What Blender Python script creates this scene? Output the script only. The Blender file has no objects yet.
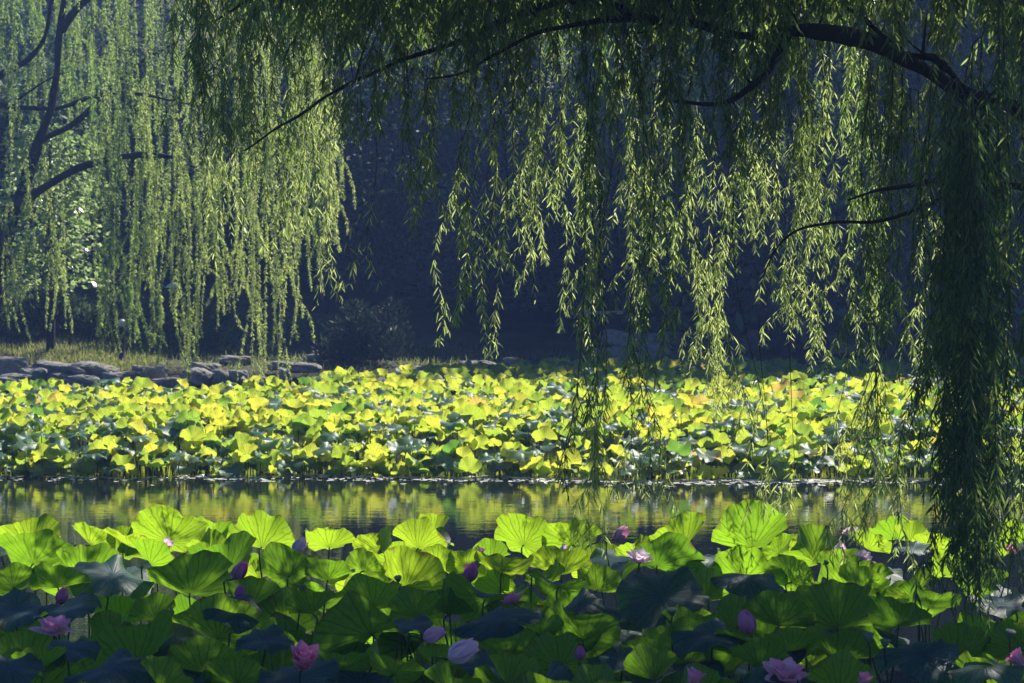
import bpy, math
import numpy as np
from mathutils import Vector

rng = np.random.default_rng(7)
C = bpy.context.scene.collection
F_PX = 1024 * 70 / 36.0
CAM_H = 2.8
PITCH = math.atan(51.5 / F_PX)
SUN_AZ, SUN_EL = math.radians(38), math.radians(48)
U = lambda a, b, n=None: rng.uniform(a, b, n)


def at(px, py, d):
    """the point at distance d along the view that shows at this place of the photograph"""
    u, v = (px - 512) / F_PX, (341.5 - py) / F_PX
    fy = math.cos(PITCH) + v * math.sin(PITCH)
    fz = -math.sin(PITCH) + v * math.cos(PITCH)
    return np.array([u / fy * d, d, CAM_H + fz / fy * d])


def project(P):
    y = P[..., 1]
    z = P[..., 2] - CAM_H
    fwd = y * math.cos(PITCH) - z * math.sin(PITCH)
    up = y * math.sin(PITCH) + z * math.cos(PITCH)
    return 512 + F_PX * P[..., 0] / fwd, 341.5 - F_PX * up / fwd


# ------------------------------------------------------------------ mesh building
class MB:
    def __init__(self):
        self.v, self.f, self.vary, self.disc, self.n = [], [], [], [], 0

    def add(self, V, faces, vary=0.5, disc=None):
        V = np.asarray(V, float)
        self.v.append(V)
        for F in (faces if isinstance(faces, list) else [faces]):
            if len(F):
                self.f.append(np.asarray(F, int) + self.n)
        self.vary.append(np.broadcast_to(np.asarray(vary, float), (len(V),)))
        self.disc.append(np.zeros((len(V), 3)) if disc is None else disc)
        self.n += len(V)
        return self

    def build(self, name, mat, parent=None, smooth=True, origin=None):
        V = np.concatenate(self.v)
        if origin is not None:
            V = V - np.asarray(origin)
        me = bpy.data.meshes.new(name)
        me.vertices.add(len(V))
        me.vertices.foreach_set("co", V.astype(np.float32).ravel())
        li = np.concatenate([F.ravel() for F in self.f])
        tot = np.concatenate([np.full(len(F), F.shape[1]) for F in self.f])
        st = np.concatenate([[0], np.cumsum(tot)[:-1]])
        me.loops.add(len(li))
        me.loops.foreach_set("vertex_index", li.astype(np.int32))
        me.polygons.add(len(tot))
        me.polygons.foreach_set("loop_start", st.astype(np.int32))
        me.polygons.foreach_set("loop_total", tot.astype(np.int32))
        me.update(calc_edges=True)
        me.polygons.foreach_set("use_smooth", np.full(len(tot), smooth))
        a = me.attributes.new("vary", "FLOAT", "POINT")
        a.data.foreach_set("value", np.concatenate(self.vary).astype(np.float32))
        D = np.concatenate(self.disc)
        if D.any():
            a = me.attributes.new("disc", "FLOAT_VECTOR", "POINT")
            a.data.foreach_set("vector", D.astype(np.float32).ravel())
        me.materials.append(mat)
        o = bpy.data.objects.new(name, me)
        C.objects.link(o)
        if parent is not None:
            o.parent = parent
        elif origin is not None:
            o.location = origin
        return o


def tag(o, label=None, cat=None, group=None, kind=None):
    for k, v in (("label", label), ("category", cat), ("group", group), ("kind", kind)):
        if v:
            o[k] = v
    return o


def empty(name, loc, label, cat, group=None):
    o = bpy.data.objects.new(name, None)
    o.empty_display_size = 0.2
    o.location = loc
    C.objects.link(o)
    return tag(o, label, cat, group)


def copy_tree(o, parent=None):
    c = o.copy()
    C.objects.link(c)
    c.parent = parent
    for ch in list(o.children):
        copy_tree(ch, c)
    return c


def unit(a):
    return a / np.maximum(np.linalg.norm(a, axis=-1, keepdims=True), 1e-9)


def tube(P, R, n=6, cap=True):
    P = np.asarray(P, float)
    R = np.broadcast_to(np.asarray(R, float), (len(P),))
    T = unit(np.gradient(P, axis=0))
    ref = np.array([0.31, 0.93, 0.2]) if abs(T[:, 2]).mean() > 0.6 else np.array([0.1, 0.15, 1.0])
    A = unit(np.cross(T, ref))
    B = np.cross(T, A)
    th = np.linspace(0, 2 * np.pi, n, endpoint=False)
    V = P[:, None] + R[:, None, None] * (A[:, None] * np.cos(th)[None, :, None] + B[:, None] * np.sin(th)[None, :, None])
    V = V.reshape(-1, 3)
    m = len(P)
    i = np.arange(m - 1)[:, None] * n
    j = np.arange(n)[None, :]
    k = (j + 1) % n
    Q = np.stack([i + j, i + k, i + n + k, i + n + j], -1).reshape(-1, 4)
    out = [Q]
    if cap:
        out.append(np.array([list(range(n))[::-1], list(range((m - 1) * n, m * n))]))
    return V, out


def spline(P, n):
    """smooth curve through the points P (any number of columns)"""
    P = np.asarray(P, float)
    m = len(P)
    Q = np.vstack([2 * P[0] - P[1], P, 2 * P[-1] - P[-2]])
    t = np.linspace(0, m - 1 - 1e-6, n)
    i = t.astype(int)
    f = (t - i)[:, None]
    a, b, c, d = Q[i], Q[i + 1], Q[i + 2], Q[i + 3]
    return 0.5 * (2 * b + (c - a) * f + (2 * a - 5 * b + 4 * c - d) * f ** 2 + (3 * b - a - 3 * c + d) * f ** 3)


def wob(x, y, s=1.0, seed=0):
    r = np.random.default_rng(seed)
    o = 0
    for k in range(5):
        a, p = r.uniform(0, 6.28), r.uniform(0, 6.28)
        w = s * (0.6 + 0.8 * k)
        o = o + np.sin((x * math.cos(a) + y * math.sin(a)) * w + p) / (1 + k)
    return o / 1.6


def sstep(a, b, x):
    t = np.clip((x - a) / (b - a), 0, 1)
    return t * t * (3 - 2 * t)


# ------------------------------------------------------------------ materials
def new_mat(name):
    m = bpy.data.materials.new(name)
    m.use_nodes = True
    nt = m.node_tree
    nt.nodes.clear()
    out = nt.nodes.new("ShaderNodeOutputMaterial")
    return m, nt, out


class NT:
    def __init__(self, nt):
        self.nt = nt

    def n(self, t, ins=None, **kw):
        nd = self.nt.nodes.new("ShaderNode" + t)
        for k, v in kw.items():
            setattr(nd, k, v)
        for k, v in (ins or {}).items():
            s = nd.inputs[k]
            if hasattr(v, "is_output") or isinstance(v, bpy.types.NodeSocket):
                self.nt.links.new(v, s)
            else:
                s.default_value = v
        return nd

    def math(self, op, a, b=0.0, c=0.0, clamp=False):
        nd = self.n("Math", {0: a, 1: b, 2: c}, operation=op, use_clamp=clamp)
        return nd.outputs[0]

    def mix(self, f, a, b):
        nd = self.nt.nodes.new("ShaderNodeMix")
        nd.data_type = "RGBA"
        for s, v in ((nd.inputs[0], f), (nd.inputs[6], a), (nd.inputs[7], b)):
            if isinstance(v, bpy.types.NodeSocket):
                self.nt.links.new(v, s)
            else:
                s.default_value = v if not isinstance(v, tuple) else (*v, 1)[:4]
        return nd.outputs[2]

    def ramp(self, f, stops):
        nd = self.nt.nodes.new("ShaderNodeValToRGB")
        self.nt.links.new(f, nd.inputs[0])
        e = nd.color_ramp.elements
        while len(e) < len(stops):
            e.new(0.5)
        for el, (p, c) in zip(e, stops):
            el.position = p
            el.color = (*c, 1)
        return nd.outputs[0]


def lotus_mat(name, trans, top, under, trans_w=0.5, rough=0.42, spec=0.5):
    """two-sided lotus blade: waxy grey-green above, paler below, light shines through between the veins.
    trans: list of (stop, colour) over the leaf's own 'vary' value"""
    m, nt, out = new_mat(name)
    N = NT(nt)
    vary = N.n("Attribute", attribute_name="vary").outputs["Fac"]
    disc = N.n("Attribute", attribute_name="disc").outputs["Vector"]
    sx = N.n("SeparateXYZ", {0: disc})
    x, y = sx.outputs[0], sx.outputs[1]
    r = N.math("SQRT", N.math("ADD", N.math("MULTIPLY", x, x), N.math("MULTIPLY", y, y)))
    th = N.math("DIVIDE", N.math("ARCTAN2", y, x), 2 * math.pi)
    noi = N.n("TexNoise", {"Vector": disc, "Scale": 3.0, "Detail": 3.0}).outputs[0]
    noi2 = N.n("TexNoise", {"Vector": disc, "Scale": 11.0, "Detail": 4.0, "W": vary}, noise_dimensions="4D").outputs[0]
    thn = N.math("ADD", th, N.math("MULTIPLY", N.math("SUBTRACT", noi, 0.5), 0.045))

    def veins(k, w):
        a = N.math("FRACT", N.math("ADD", N.math("MULTIPLY", thn, k), 0.5))
        dist = N.math("MULTIPLY", N.math("ABSOLUTE", N.math("SUBTRACT", a, 0.5)), N.math("MULTIPLY", r, 6.28 / k))
        return N.math("SUBTRACT", 1.0, N.math("DIVIDE", dist, w), clamp=True)

    v1 = veins(19, 0.028)
    v2 = N.math("MULTIPLY", veins(38, 0.018), N.math("MULTIPLY", N.math("SUBTRACT", r, 0.5), 4.0, clamp=True))
    vein = N.math("MAXIMUM", v1, N.math("MULTIPLY", v2, 0.7))
    vein = N.math("MAXIMUM", vein, N.math("SUBTRACT", 1.0, N.math("MULTIPLY", r, 9.0), clamp=True))
    mott = N.math("ADD", 0.72, N.math("MULTIPLY", noi2, 0.56))
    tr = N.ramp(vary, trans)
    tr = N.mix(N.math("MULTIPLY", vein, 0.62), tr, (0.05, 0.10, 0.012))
    mul = N.n("VectorMath", {0: tr}, operation="SCALE")
    nt.links.new(mott, mul.inputs[3])
    # dry brown rim patches and small blemishes, different on each leaf
    big = N.n("TexNoise", {"Vector": disc, "Scale": 2.2, "Detail": 5.0, "Roughness": 0.7, "W": N.math("MULTIPLY", vary, 9.0)}, noise_dimensions="4D").outputs[0]
    rim = N.math("MULTIPLY", N.math("SUBTRACT", N.math("ADD", r, N.math("MULTIPLY", N.math("SUBTRACT", big, 0.5), 0.9)), 0.98), 14.0, clamp=True)
    spot = N.math("MULTIPLY", N.math("SUBTRACT", N.n("TexNoise", {"Vector": disc, "Scale": 7.0, "Detail": 2.0, "W": N.math("MULTIPLY", vary, 5.0)}, noise_dimensions="4D").outputs[0], 0.72), 20.0, clamp=True)
    dry = N.math("MULTIPLY", N.math("MAXIMUM", rim, spot), 0.75)
    tcol = N.mix(dry, mul.outputs[0], (0.22, 0.12, 0.03))
    tp = N.mix(N.math("MULTIPLY", vein, 0.35), top, tuple(c * 1.25 for c in top))
    un = N.mix(N.math("MULTIPLY", vein, 0.4), under, tuple(c * 0.55 for c in under))
    back = N.n("NewGeometry").outputs["Backfacing"]
    base = N.mix(dry, N.mix(back, tp, un), (0.10, 0.065, 0.03))
    base = N.n("VectorMath", {0: base}, operation="SCALE")
    nt.links.new(mott, base.inputs[3])
    h = N.math("ADD", N.math("MULTIPLY", vein, -0.6), N.math("MULTIPLY", noi2, 0.5))
    bump = N.n("Bump", {"Height": h, "Strength": 0.22, "Distance": 0.01}).outputs[0]
    pr = N.n("BsdfPrincipled", {"Base Color": base.outputs[0], "Roughness": rough, "Specular IOR Level": spec, "Normal": bump})
    ts = N.n("BsdfTranslucent", {"Color": tcol, "Normal": bump})
    mx = N.n("MixShader", {0: trans_w, 1: pr.outputs[0], 2: ts.outputs[0]})
    nt.links.new(mx.outputs[0], out.inputs[0])
    return m


def leaf_mat(name, stops, trans, trans_w=0.45, rough=0.45, spec=0.4, per_tree=False):
    m, nt, out = new_mat(name)
    N = NT(nt)
    vary = N.n("Attribute", attribute_name="vary").outputs["Fac"]
    base = N.ramp(vary, stops)
    tr = N.ramp(vary, trans)
    if per_tree:
        rnd = N.n("ObjectInfo").outputs["Random"]
        hs = N.n("HueSaturation", {"Color": base, "Value": N.math("ADD", 0.5, N.math("MULTIPLY", rnd, 1.6)), "Hue": N.math("ADD", 0.47, N.math("MULTIPLY", rnd, 0.05))})
        base = hs.outputs[0]
    pr = N.n("BsdfPrincipled", {"Base Color": base, "Roughness": rough, "Specular IOR Level": spec})
    ts = N.n("BsdfTranslucent", {"Color": tr})
    mx = N.n("MixShader", {0: trans_w, 1: pr.outputs[0], 2: ts.outputs[0]})
    nt.links.new(mx.outputs[0], out.inputs[0])
    return m


def noise_mat(name, stops, scale=4.0, rough=0.85, bump=0.3, bscale=None, stretch=(1, 1, 1), spec=0.3):
    m, nt, out = new_mat(name)
    N = NT(nt)
    tc = N.n("TexCoord").outputs["Object"]
    mp = N.n("Mapping", {"Vector": tc, "Scale": stretch}).outputs[0]
    a = N.n("TexNoise", {"Vector": mp, "Scale": scale, "Detail": 8.0, "Roughness": 0.65}).outputs[0]
    b = N.n("TexNoise", {"Vector": mp, "Scale": bscale or scale * 4, "Detail": 6.0, "Roughness": 0.7}).outputs[0]
    f = N.math("ADD", N.math("MULTIPLY", a, 0.7), N.math("MULTIPLY", b, 0.3))
    col = N.ramp(f, stops)
    bp = N.n("Bump", {"Height": b, "Strength": bump, "Distance": 0.05}).outputs[0]
    pr = N.n("BsdfPrincipled", {"Base Color": col, "Roughness": rough, "Specular IOR Level": spec, "Normal": bp})
    nt.links.new(pr.outputs[0], out.inputs[0])
    return m


M = {}
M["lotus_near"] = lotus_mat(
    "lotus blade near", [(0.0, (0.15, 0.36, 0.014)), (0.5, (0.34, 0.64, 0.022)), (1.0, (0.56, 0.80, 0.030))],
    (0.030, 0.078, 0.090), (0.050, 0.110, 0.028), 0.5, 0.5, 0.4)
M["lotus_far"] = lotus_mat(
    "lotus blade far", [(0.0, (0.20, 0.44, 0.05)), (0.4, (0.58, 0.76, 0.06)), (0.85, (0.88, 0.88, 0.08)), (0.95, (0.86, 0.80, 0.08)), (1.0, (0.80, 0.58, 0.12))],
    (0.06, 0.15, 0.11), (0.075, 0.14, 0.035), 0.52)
M["stalk"] = leaf_mat("lotus stalk", [(0, (0.03, 0.05, 0.018)), (1, (0.07, 0.12, 0.03))], [(0, (0.1, 0.2, 0.02)), (1, (0.12, 0.22, 0.02))], 0.15)
M["petal"] = leaf_mat("lotus petal", [(0, (0.46, 0.11, 0.34)), (0.55, (0.84, 0.40, 0.54)), (1, (0.90, 0.80, 0.86))],
                      [(0, (0.50, 0.07, 0.36)), (0.55, (0.82, 0.26, 0.50)), (1, (0.92, 0.80, 0.86))], 0.45, 0.5, 0.3)
M["stamen"] = noise_mat("lotus stamens", [(0.3, (0.55, 0.30, 0.03)), (0.7, (0.75, 0.5, 0.08))], 60, 0.7)
M["pod"] = noise_mat("lotus seed pod", [(0.3, (0.09, 0.14, 0.07)), (0.7, (0.20, 0.26, 0.16))], 30, 0.6)
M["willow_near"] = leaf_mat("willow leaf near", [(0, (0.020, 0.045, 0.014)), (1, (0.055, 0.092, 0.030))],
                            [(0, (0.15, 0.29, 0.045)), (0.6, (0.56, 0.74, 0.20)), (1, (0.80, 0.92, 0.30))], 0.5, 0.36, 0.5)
M["willow_far"] = leaf_mat("willow leaf far", [(0, (0.05, 0.10, 0.035)), (1, (0.10, 0.15, 0.05))],
                           [(0, (0.36, 0.58, 0.12)), (0.6, (0.58, 0.80, 0.18)), (1, (0.82, 0.92, 0.24))], 0.58, 0.45, 0.4)
M["twig"] = noise_mat("willow twig", [(0.3, (0.035, 0.032, 0.020)), (0.7, (0.07, 0.06, 0.035))], 9, 0.8)
M["bark"] = noise_mat("willow bark", [(0.35, (0.014, 0.013, 0.011)), (0.65, (0.050, 0.046, 0.038))], 5, 0.9, 0.9, 18, (1, 1, 0.35))
M["evergreen"] = leaf_mat("evergreen foliage", [(0, (0.022, 0.046, 0.030)), (1, (0.060, 0.095, 0.055))],
                          [(0, (0.05, 0.11, 0.04)), (1, (0.14, 0.22, 0.08))], 0.25, 0.6, 0.2, True)
M["broadleaf"] = leaf_mat("broadleaf foliage", [(0, (0.04, 0.07, 0.03)), (1, (0.09, 0.13, 0.06))],
                          [(0, (0.3, 0.5, 0.12)), (1, (0.7, 0.85, 0.35))], 0.45, 0.25, 0.8)
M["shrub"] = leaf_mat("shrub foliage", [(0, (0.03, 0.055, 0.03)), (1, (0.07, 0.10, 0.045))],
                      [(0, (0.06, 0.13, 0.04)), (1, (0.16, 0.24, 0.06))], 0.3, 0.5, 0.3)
M["shade_shrub"] = leaf_mat("shade-darkened shrub foliage", [(0, (0.012, 0.026, 0.018)), (1, (0.03, 0.048, 0.028))], [(0, (0.02, 0.05, 0.02)), (1, (0.05, 0.08, 0.03))], 0.2, 0.6, 0.2)  # darker copy of the shrub colours, painting in the shade on the bank
M["grass"] = leaf_mat("grass blade", [(0, (0.07, 0.10, 0.03)), (1, (0.18, 0.18, 0.06))],
                      [(0, (0.24, 0.34, 0.06)), (1, (0.60, 0.58, 0.18))], 0.45, 0.6, 0.2)
M["rock"] = noise_mat("bank stone", [(0.30, (0.08, 0.07, 0.07)), (0.42, (0.20, 0.185, 0.18)), (0.5, (0.29, 0.27, 0.265)), (0.58, (0.18, 0.18, 0.12)), (0.72, (0.42, 0.40, 0.38))], 2.0, 0.92, 1.0, 13)
M["pale_stone"] = noise_mat("pale dressed stone", [(0.3, (0.32, 0.30, 0.27)), (0.7, (0.5, 0.47, 0.42))], 5, 0.85, 0.2)
M["dark_metal"] = noise_mat("dark painted iron", [(0.3, (0.02, 0.02, 0.022)), (0.7, (0.04, 0.038, 0.036))], 12, 0.55, 0.1)
M["lamp_glass"] = noise_mat("frosted lamp glass", [(0.3, (0.48, 0.44, 0.38)), (0.7, (0.6, 0.56, 0.5))], 6, 0.35, 0.02)
M["hood"] = noise_mat("pale enamel hood", [(0.3, (0.5, 0.5, 0.5)), (0.7, (0.62, 0.62, 0.62))], 6, 0.4, 0.02)
M["debris"] = noise_mat("glint-pale floating leaf", [(0.3, (0.35, 0.35, 0.30)), (0.7, (0.75, 0.74, 0.68))], 3, 0.35, 0.05, spec=0.6)  # pale colour stands in for sun glint on the scraps
M["ground"] = noise_mat("bank soil and turf", [(0.3, (0.035, 0.032, 0.022)), (0.5, (0.055, 0.06, 0.028)), (0.7, (0.11, 0.10, 0.05))], 0.6, 0.95, 0.5, 5)


def water_mat():
    m, nt, out = new_mat("pond water")
    N = NT(nt)
    tc = N.n("TexCoord").outputs["Object"]
    a = N.n("TexNoise", {"Vector": N.n("Mapping", {"Vector": tc, "Scale": (0.35, 1.3, 1)}).outputs[0], "Scale": 3.0, "Detail": 3.0}).outputs[0]
    b = N.n("TexNoise", {"Vector": N.n("Mapping", {"Vector": tc, "Scale": (0.5, 2.2, 1)}).outputs[0], "Scale": 9.0, "Detail": 2.0}).outputs[0]
    h = N.math("ADD", a, N.math("MULTIPLY", b, 0.35))
    bp = N.n("Bump", {"Height": h, "Strength": 0.042, "Distance": 0.05}).outputs[0]
    pr = N.n("BsdfPrincipled", {"Base Color": (0.008, 0.011, 0.012, 1), "Roughness": 0.015, "IOR": 1.33, "Normal": bp})
    nt.links.new(pr.outputs[0], out.inputs[0])
    return m


M["water"] = water_mat()


# ------------------------------------------------------------------ terrain and water
def shore(x):
    return 49.0 + 0.9 * wob(x, 0, 0.35, 3) + np.where(x < -5, -1.2, 0) * sstep(-5, -9, x) + 3.3 * sstep(-2.2, .5, x)


def ground_z(x, y):
    s = shore(x)
    bank = -1.0 + 1.75 * sstep(s - 0.8, s + 0.7, y)
    up = 0.11 * np.clip(y - s - 0.5, 0, 9) + 0.34 * np.clip(y - s - 9.5, 0, 70)
    bump = 0.16 * wob(x, y, 0.8, 5) * sstep(s, s + 2, y)
    near = 2.2 * sstep(5.5, 3.0, y)
    side = 2.0 * sstep(26, 32, np.abs(x)) * (1 - sstep(s - 1, s + 1, y))
    return bank + up + bump + near + side


def make_ground():
    xs = np.concatenate([np.linspace(-220, -32, 16), np.linspace(-30, 30, 121), np.linspace(32, 220, 16)])
    ys = np.concatenate([np.linspace(-60, 2, 12), np.linspace(3, 8, 11), np.linspace(10, 44, 12), np.linspace(45, 75, 91), np.linspace(77, 240, 40)])
    X, Y = np.meshgrid(xs, ys)
    V = np.stack([X, Y, ground_z(X, Y)], -1).reshape(-1, 3)
    nx, ny = len(xs), len(ys)
    i = np.arange(ny - 1)[:, None] * nx
    j = np.arange(nx - 1)[None]
    Q = np.stack([i + j, i + j + 1, i + nx + j + 1, i + nx + j], -1).reshape(-1, 4)
    tag(MB().add(V, Q).build("ground", M["ground"]), kind="structure")
    xs, ys = np.linspace(-32, 32, 9), np.linspace(3, 54, 9)
    X, Y = np.meshgrid(xs, ys)
    V = np.stack([X, Y, X * 0], -1).reshape(-1, 3)
    i = np.arange(8)[:, None] * 9
    j = np.arange(8)[None]
    Q = np.stack([i + j, i + j + 1, i + 10 + j, i + 9 + j], -1).reshape(-1, 4)
    tag(MB().add(V, Q).build("water", M["water"]), kind="structure")


make_ground()


# ------------------------------------------------------------------ lotus leaves
def blade(R, nr, nt, cup=0.2, droop=0.0, fold=0.0, wave=0.08, frill=0.03):
    th = np.linspace(0, 2 * np.pi, nt, endpoint=False)
    r = np.linspace(0, 1, nr + 1)[1:] ** 0.8
    p = U(0, 6.28, 8)
    out = 1 + 0.05 * np.sin(2 * th + p[0]) + 0.035 * np.sin(3 * th + p[1]) + 0.02 * np.sin(5 * th + p[2]) + 0.012 * np.sin(11 * th + p[3])
    notch = 0.10 * np.exp(-((np.angle(np.exp(1j * (th - p[4]))) / 0.12) ** 2)) + 0.10 * np.exp(-((np.angle(np.exp(1j * (th - p[4] - np.pi))) / 0.12) ** 2))
    out = out - notch
    rr, tt = np.meshgrid(r, th, indexing="ij")
    k1, k2, k3 = rng.integers(3, 5), rng.integers(5, 8), rng.integers(9, 14)
    h = cup * rr ** 1.35 - droop * rr ** 2.6 + fold * rr ** 1.7 * np.cos(2 * (tt - p[5]))
    h = h + wave * rr ** 2.5 * (np.sin(k1 * tt + p[6]) + 0.6 * np.sin(k2 * tt + p[7])) + frill * rr ** 5 * np.sin(k3 * tt + p[0])
    dh = np.gradient(np.concatenate([np.zeros((1, nt)), h]), np.concatenate([[0], r]), axis=0)[1:]
    rad = np.cumsum(np.diff(np.concatenate([[0], r]))[:, None] / np.sqrt(1 + dh ** 2), axis=0) * out[None]
    X, Y = rad * np.cos(tt), rad * np.sin(tt)
    V = np.concatenate([[[0, 0, 0]], np.stack([X, Y, h], -1).reshape(-1, 3)]) * R
    D = np.concatenate([[[1e-4, 0, 0]], np.stack([rr * np.cos(tt), rr * np.sin(tt), 0 * rr], -1).reshape(-1, 3)])
    j = np.arange(nt)
    k = (j + 1) % nt
    T = np.stack([0 * j, 1 + j, 1 + k], -1)
    i = 1 + np.arange(nr - 1)[:, None] * nt
    Q = np.stack([i + j, i + nt + j, i + nt + k, i + k], -1).reshape(-1, 4)
    return V, [T, Q], D


def tilt(V, az, al):
    """lean the upward normal by al towards compass direction az (0 = +x, 90 deg = away from the camera)"""
    s = U(0, 6.28)
    c, n = math.cos(s), math.sin(s)
    V = V @ np.array([[c, n, 0], [-n, c, 0], [0, 0, 1]])
    ca, sa = math.cos(al), math.sin(al)
    V = np.stack([V[:, 0] * ca + V[:, 2] * sa, V[:, 1], -V[:, 0] * sa + V[:, 2] * ca], -1)
    c, n = math.cos(az), math.sin(az)
    return np.stack([V[:, 0] * c - V[:, 1] * n, V[:, 0] * n + V[:, 1] * c, V[:, 2]], -1)


def leaf_shape(kind, R, nr, nt, rag=1.0):
    """T: tilted away, seen from below with light through it; D: the same, steeper cup; B: upper side towards us; S: saddle"""
    if kind == "T":
        return [*blade(R, nr, nt, U(0.28, 0.62), 0.0, U(0.02, 0.22), rag * U(0.05, 0.12), rag * 0.045), math.radians(U(40, 140)), math.radians(U(26, 54))]
    if kind == "D":
        return [*blade(R, nr, nt, U(0.30, 0.68), 0.0, U(0.05, 0.26), rag * U(0.06, 0.13), rag * 0.04), math.radians(U(40, 140)), math.radians(U(24, 52))]
    if kind == "S":
        return [*blade(R, nr, nt, 0.1, 0.05, U(0.3, 0.5), rag * U(0.06, 0.11), rag * 0.04), math.radians(U(50, 130)), math.radians(U(12, 38))]
    return [*blade(R, nr, nt, U(-0.05, 0.2), U(0.05, 0.3), U(0.02, 0.22), rag * U(0.06, 0.13), rag * 0.05), math.radians(U(-135, -45)), math.radians(U(4, 30))]


def stalk_pts(c, nrm, lean=0.25, zb=-0.25, n=9):
    b = np.array([c[0] + U(-lean, lean), c[1] + U(-lean, lean), zb])
    below = c - nrm * 0.09
    return b, spline([b, b * 0.5 + c * 0.5 + np.array([U(-.04, .04), U(-.04, .04), 0]), below, c - nrm * 0.004], n)


def lotus_leaf(c_mid, R, kind, label, group, mat, nr=9, nt=64, vary=None, stalk_r=0.006, name="lotus_leaf"):
    V, F, D, az, al = leaf_shape(kind, R, nr, nt, 1.0 if nt > 40 else 1.6)
    V = tilt(V, az, al)
    mid = (V.min(0) + V.max(0)) / 2
    V = V - mid + c_mid
    c = V[0]
    nrm = np.array([math.cos(az) * math.sin(al), math.sin(az) * math.sin(al), math.cos(al)])
    b, P = stalk_pts(c, nrm)
    base = np.array([b[0], b[1], 0.0])
    root = empty(name, base, label, "lotus leaf", group)
    MB().add(V, F, U(0, 1) if vary is None else vary, D).build("blade", mat, root, origin=base)
    MB().add(*tube(P, np.linspace(stalk_r * 1.2, stalk_r * 0.8, len(P)), 7), vary=U(0, 1)).build("stalk", M["stalk"], root, origin=base)
    return root


# ---- flowers, with the phrases that single them out
def petal(L, W, curl, cupw, nu=7, nv=5):
    """a pointed spoon-shaped petal that grows along +z and opens towards +x"""
    u = np.linspace(0, 1, nu)
    v = np.linspace(-1, 1, nv)
    uu, vv = np.meshgrid(u, v, indexing="ij")
    w = W * np.sin(np.pi * np.clip(uu, 0, 1) ** 0.8) ** 0.75 * 0.5 + 0.004
    x = curl * L * (uu ** 2 - 0.55 * uu) - cupw * w * vv ** 2 * 0.6
    V = np.stack([x, w * vv, uu * L], -1).reshape(-1, 3)
    i = np.arange(nu - 1)[:, None] * nv
    j = np.arange(nv - 1)[None]
    Q = np.stack([i + j, i + j + 1, i + nv + j + 1, i + nv + j], -1).reshape(-1, 4)
    return V, Q, uu.ravel()


def rot_y(V, a):
    c, s = math.cos(a), math.sin(a)
    return np.stack([V[:, 0] * c + V[:, 2] * s, V[:, 1], -V[:, 0] * s + V[:, 2] * c], -1)


def rot_z(V, a):
    c, s = math.cos(a), math.sin(a)
    return np.stack([V[:, 0] * c - V[:, 1] * s, V[:, 0] * s + V[:, 1] * c, V[:, 2]], -1)


def lathe(prof, n=14):
    prof = np.asarray(prof, float)
    th = np.linspace(0, 2 * np.pi, n, endpoint=False)
    V = np.stack([prof[:, None, 0] * np.cos(th), prof[:, None, 0] * np.sin(th), prof[:, None, 1] + 0 * th], -1).reshape(-1, 3)
    m = len(prof)
    i = np.arange(m - 1)[:, None] * n
    j = np.arange(n)
    k = (j + 1) % n
    Q = np.stack([i + j, i + k, i + n + k, i + n + j], -1).reshape(-1, 4)
    return V, [Q, np.array([list(range(n))[::-1], list(range((m - 1) * n, m * n))])]


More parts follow.
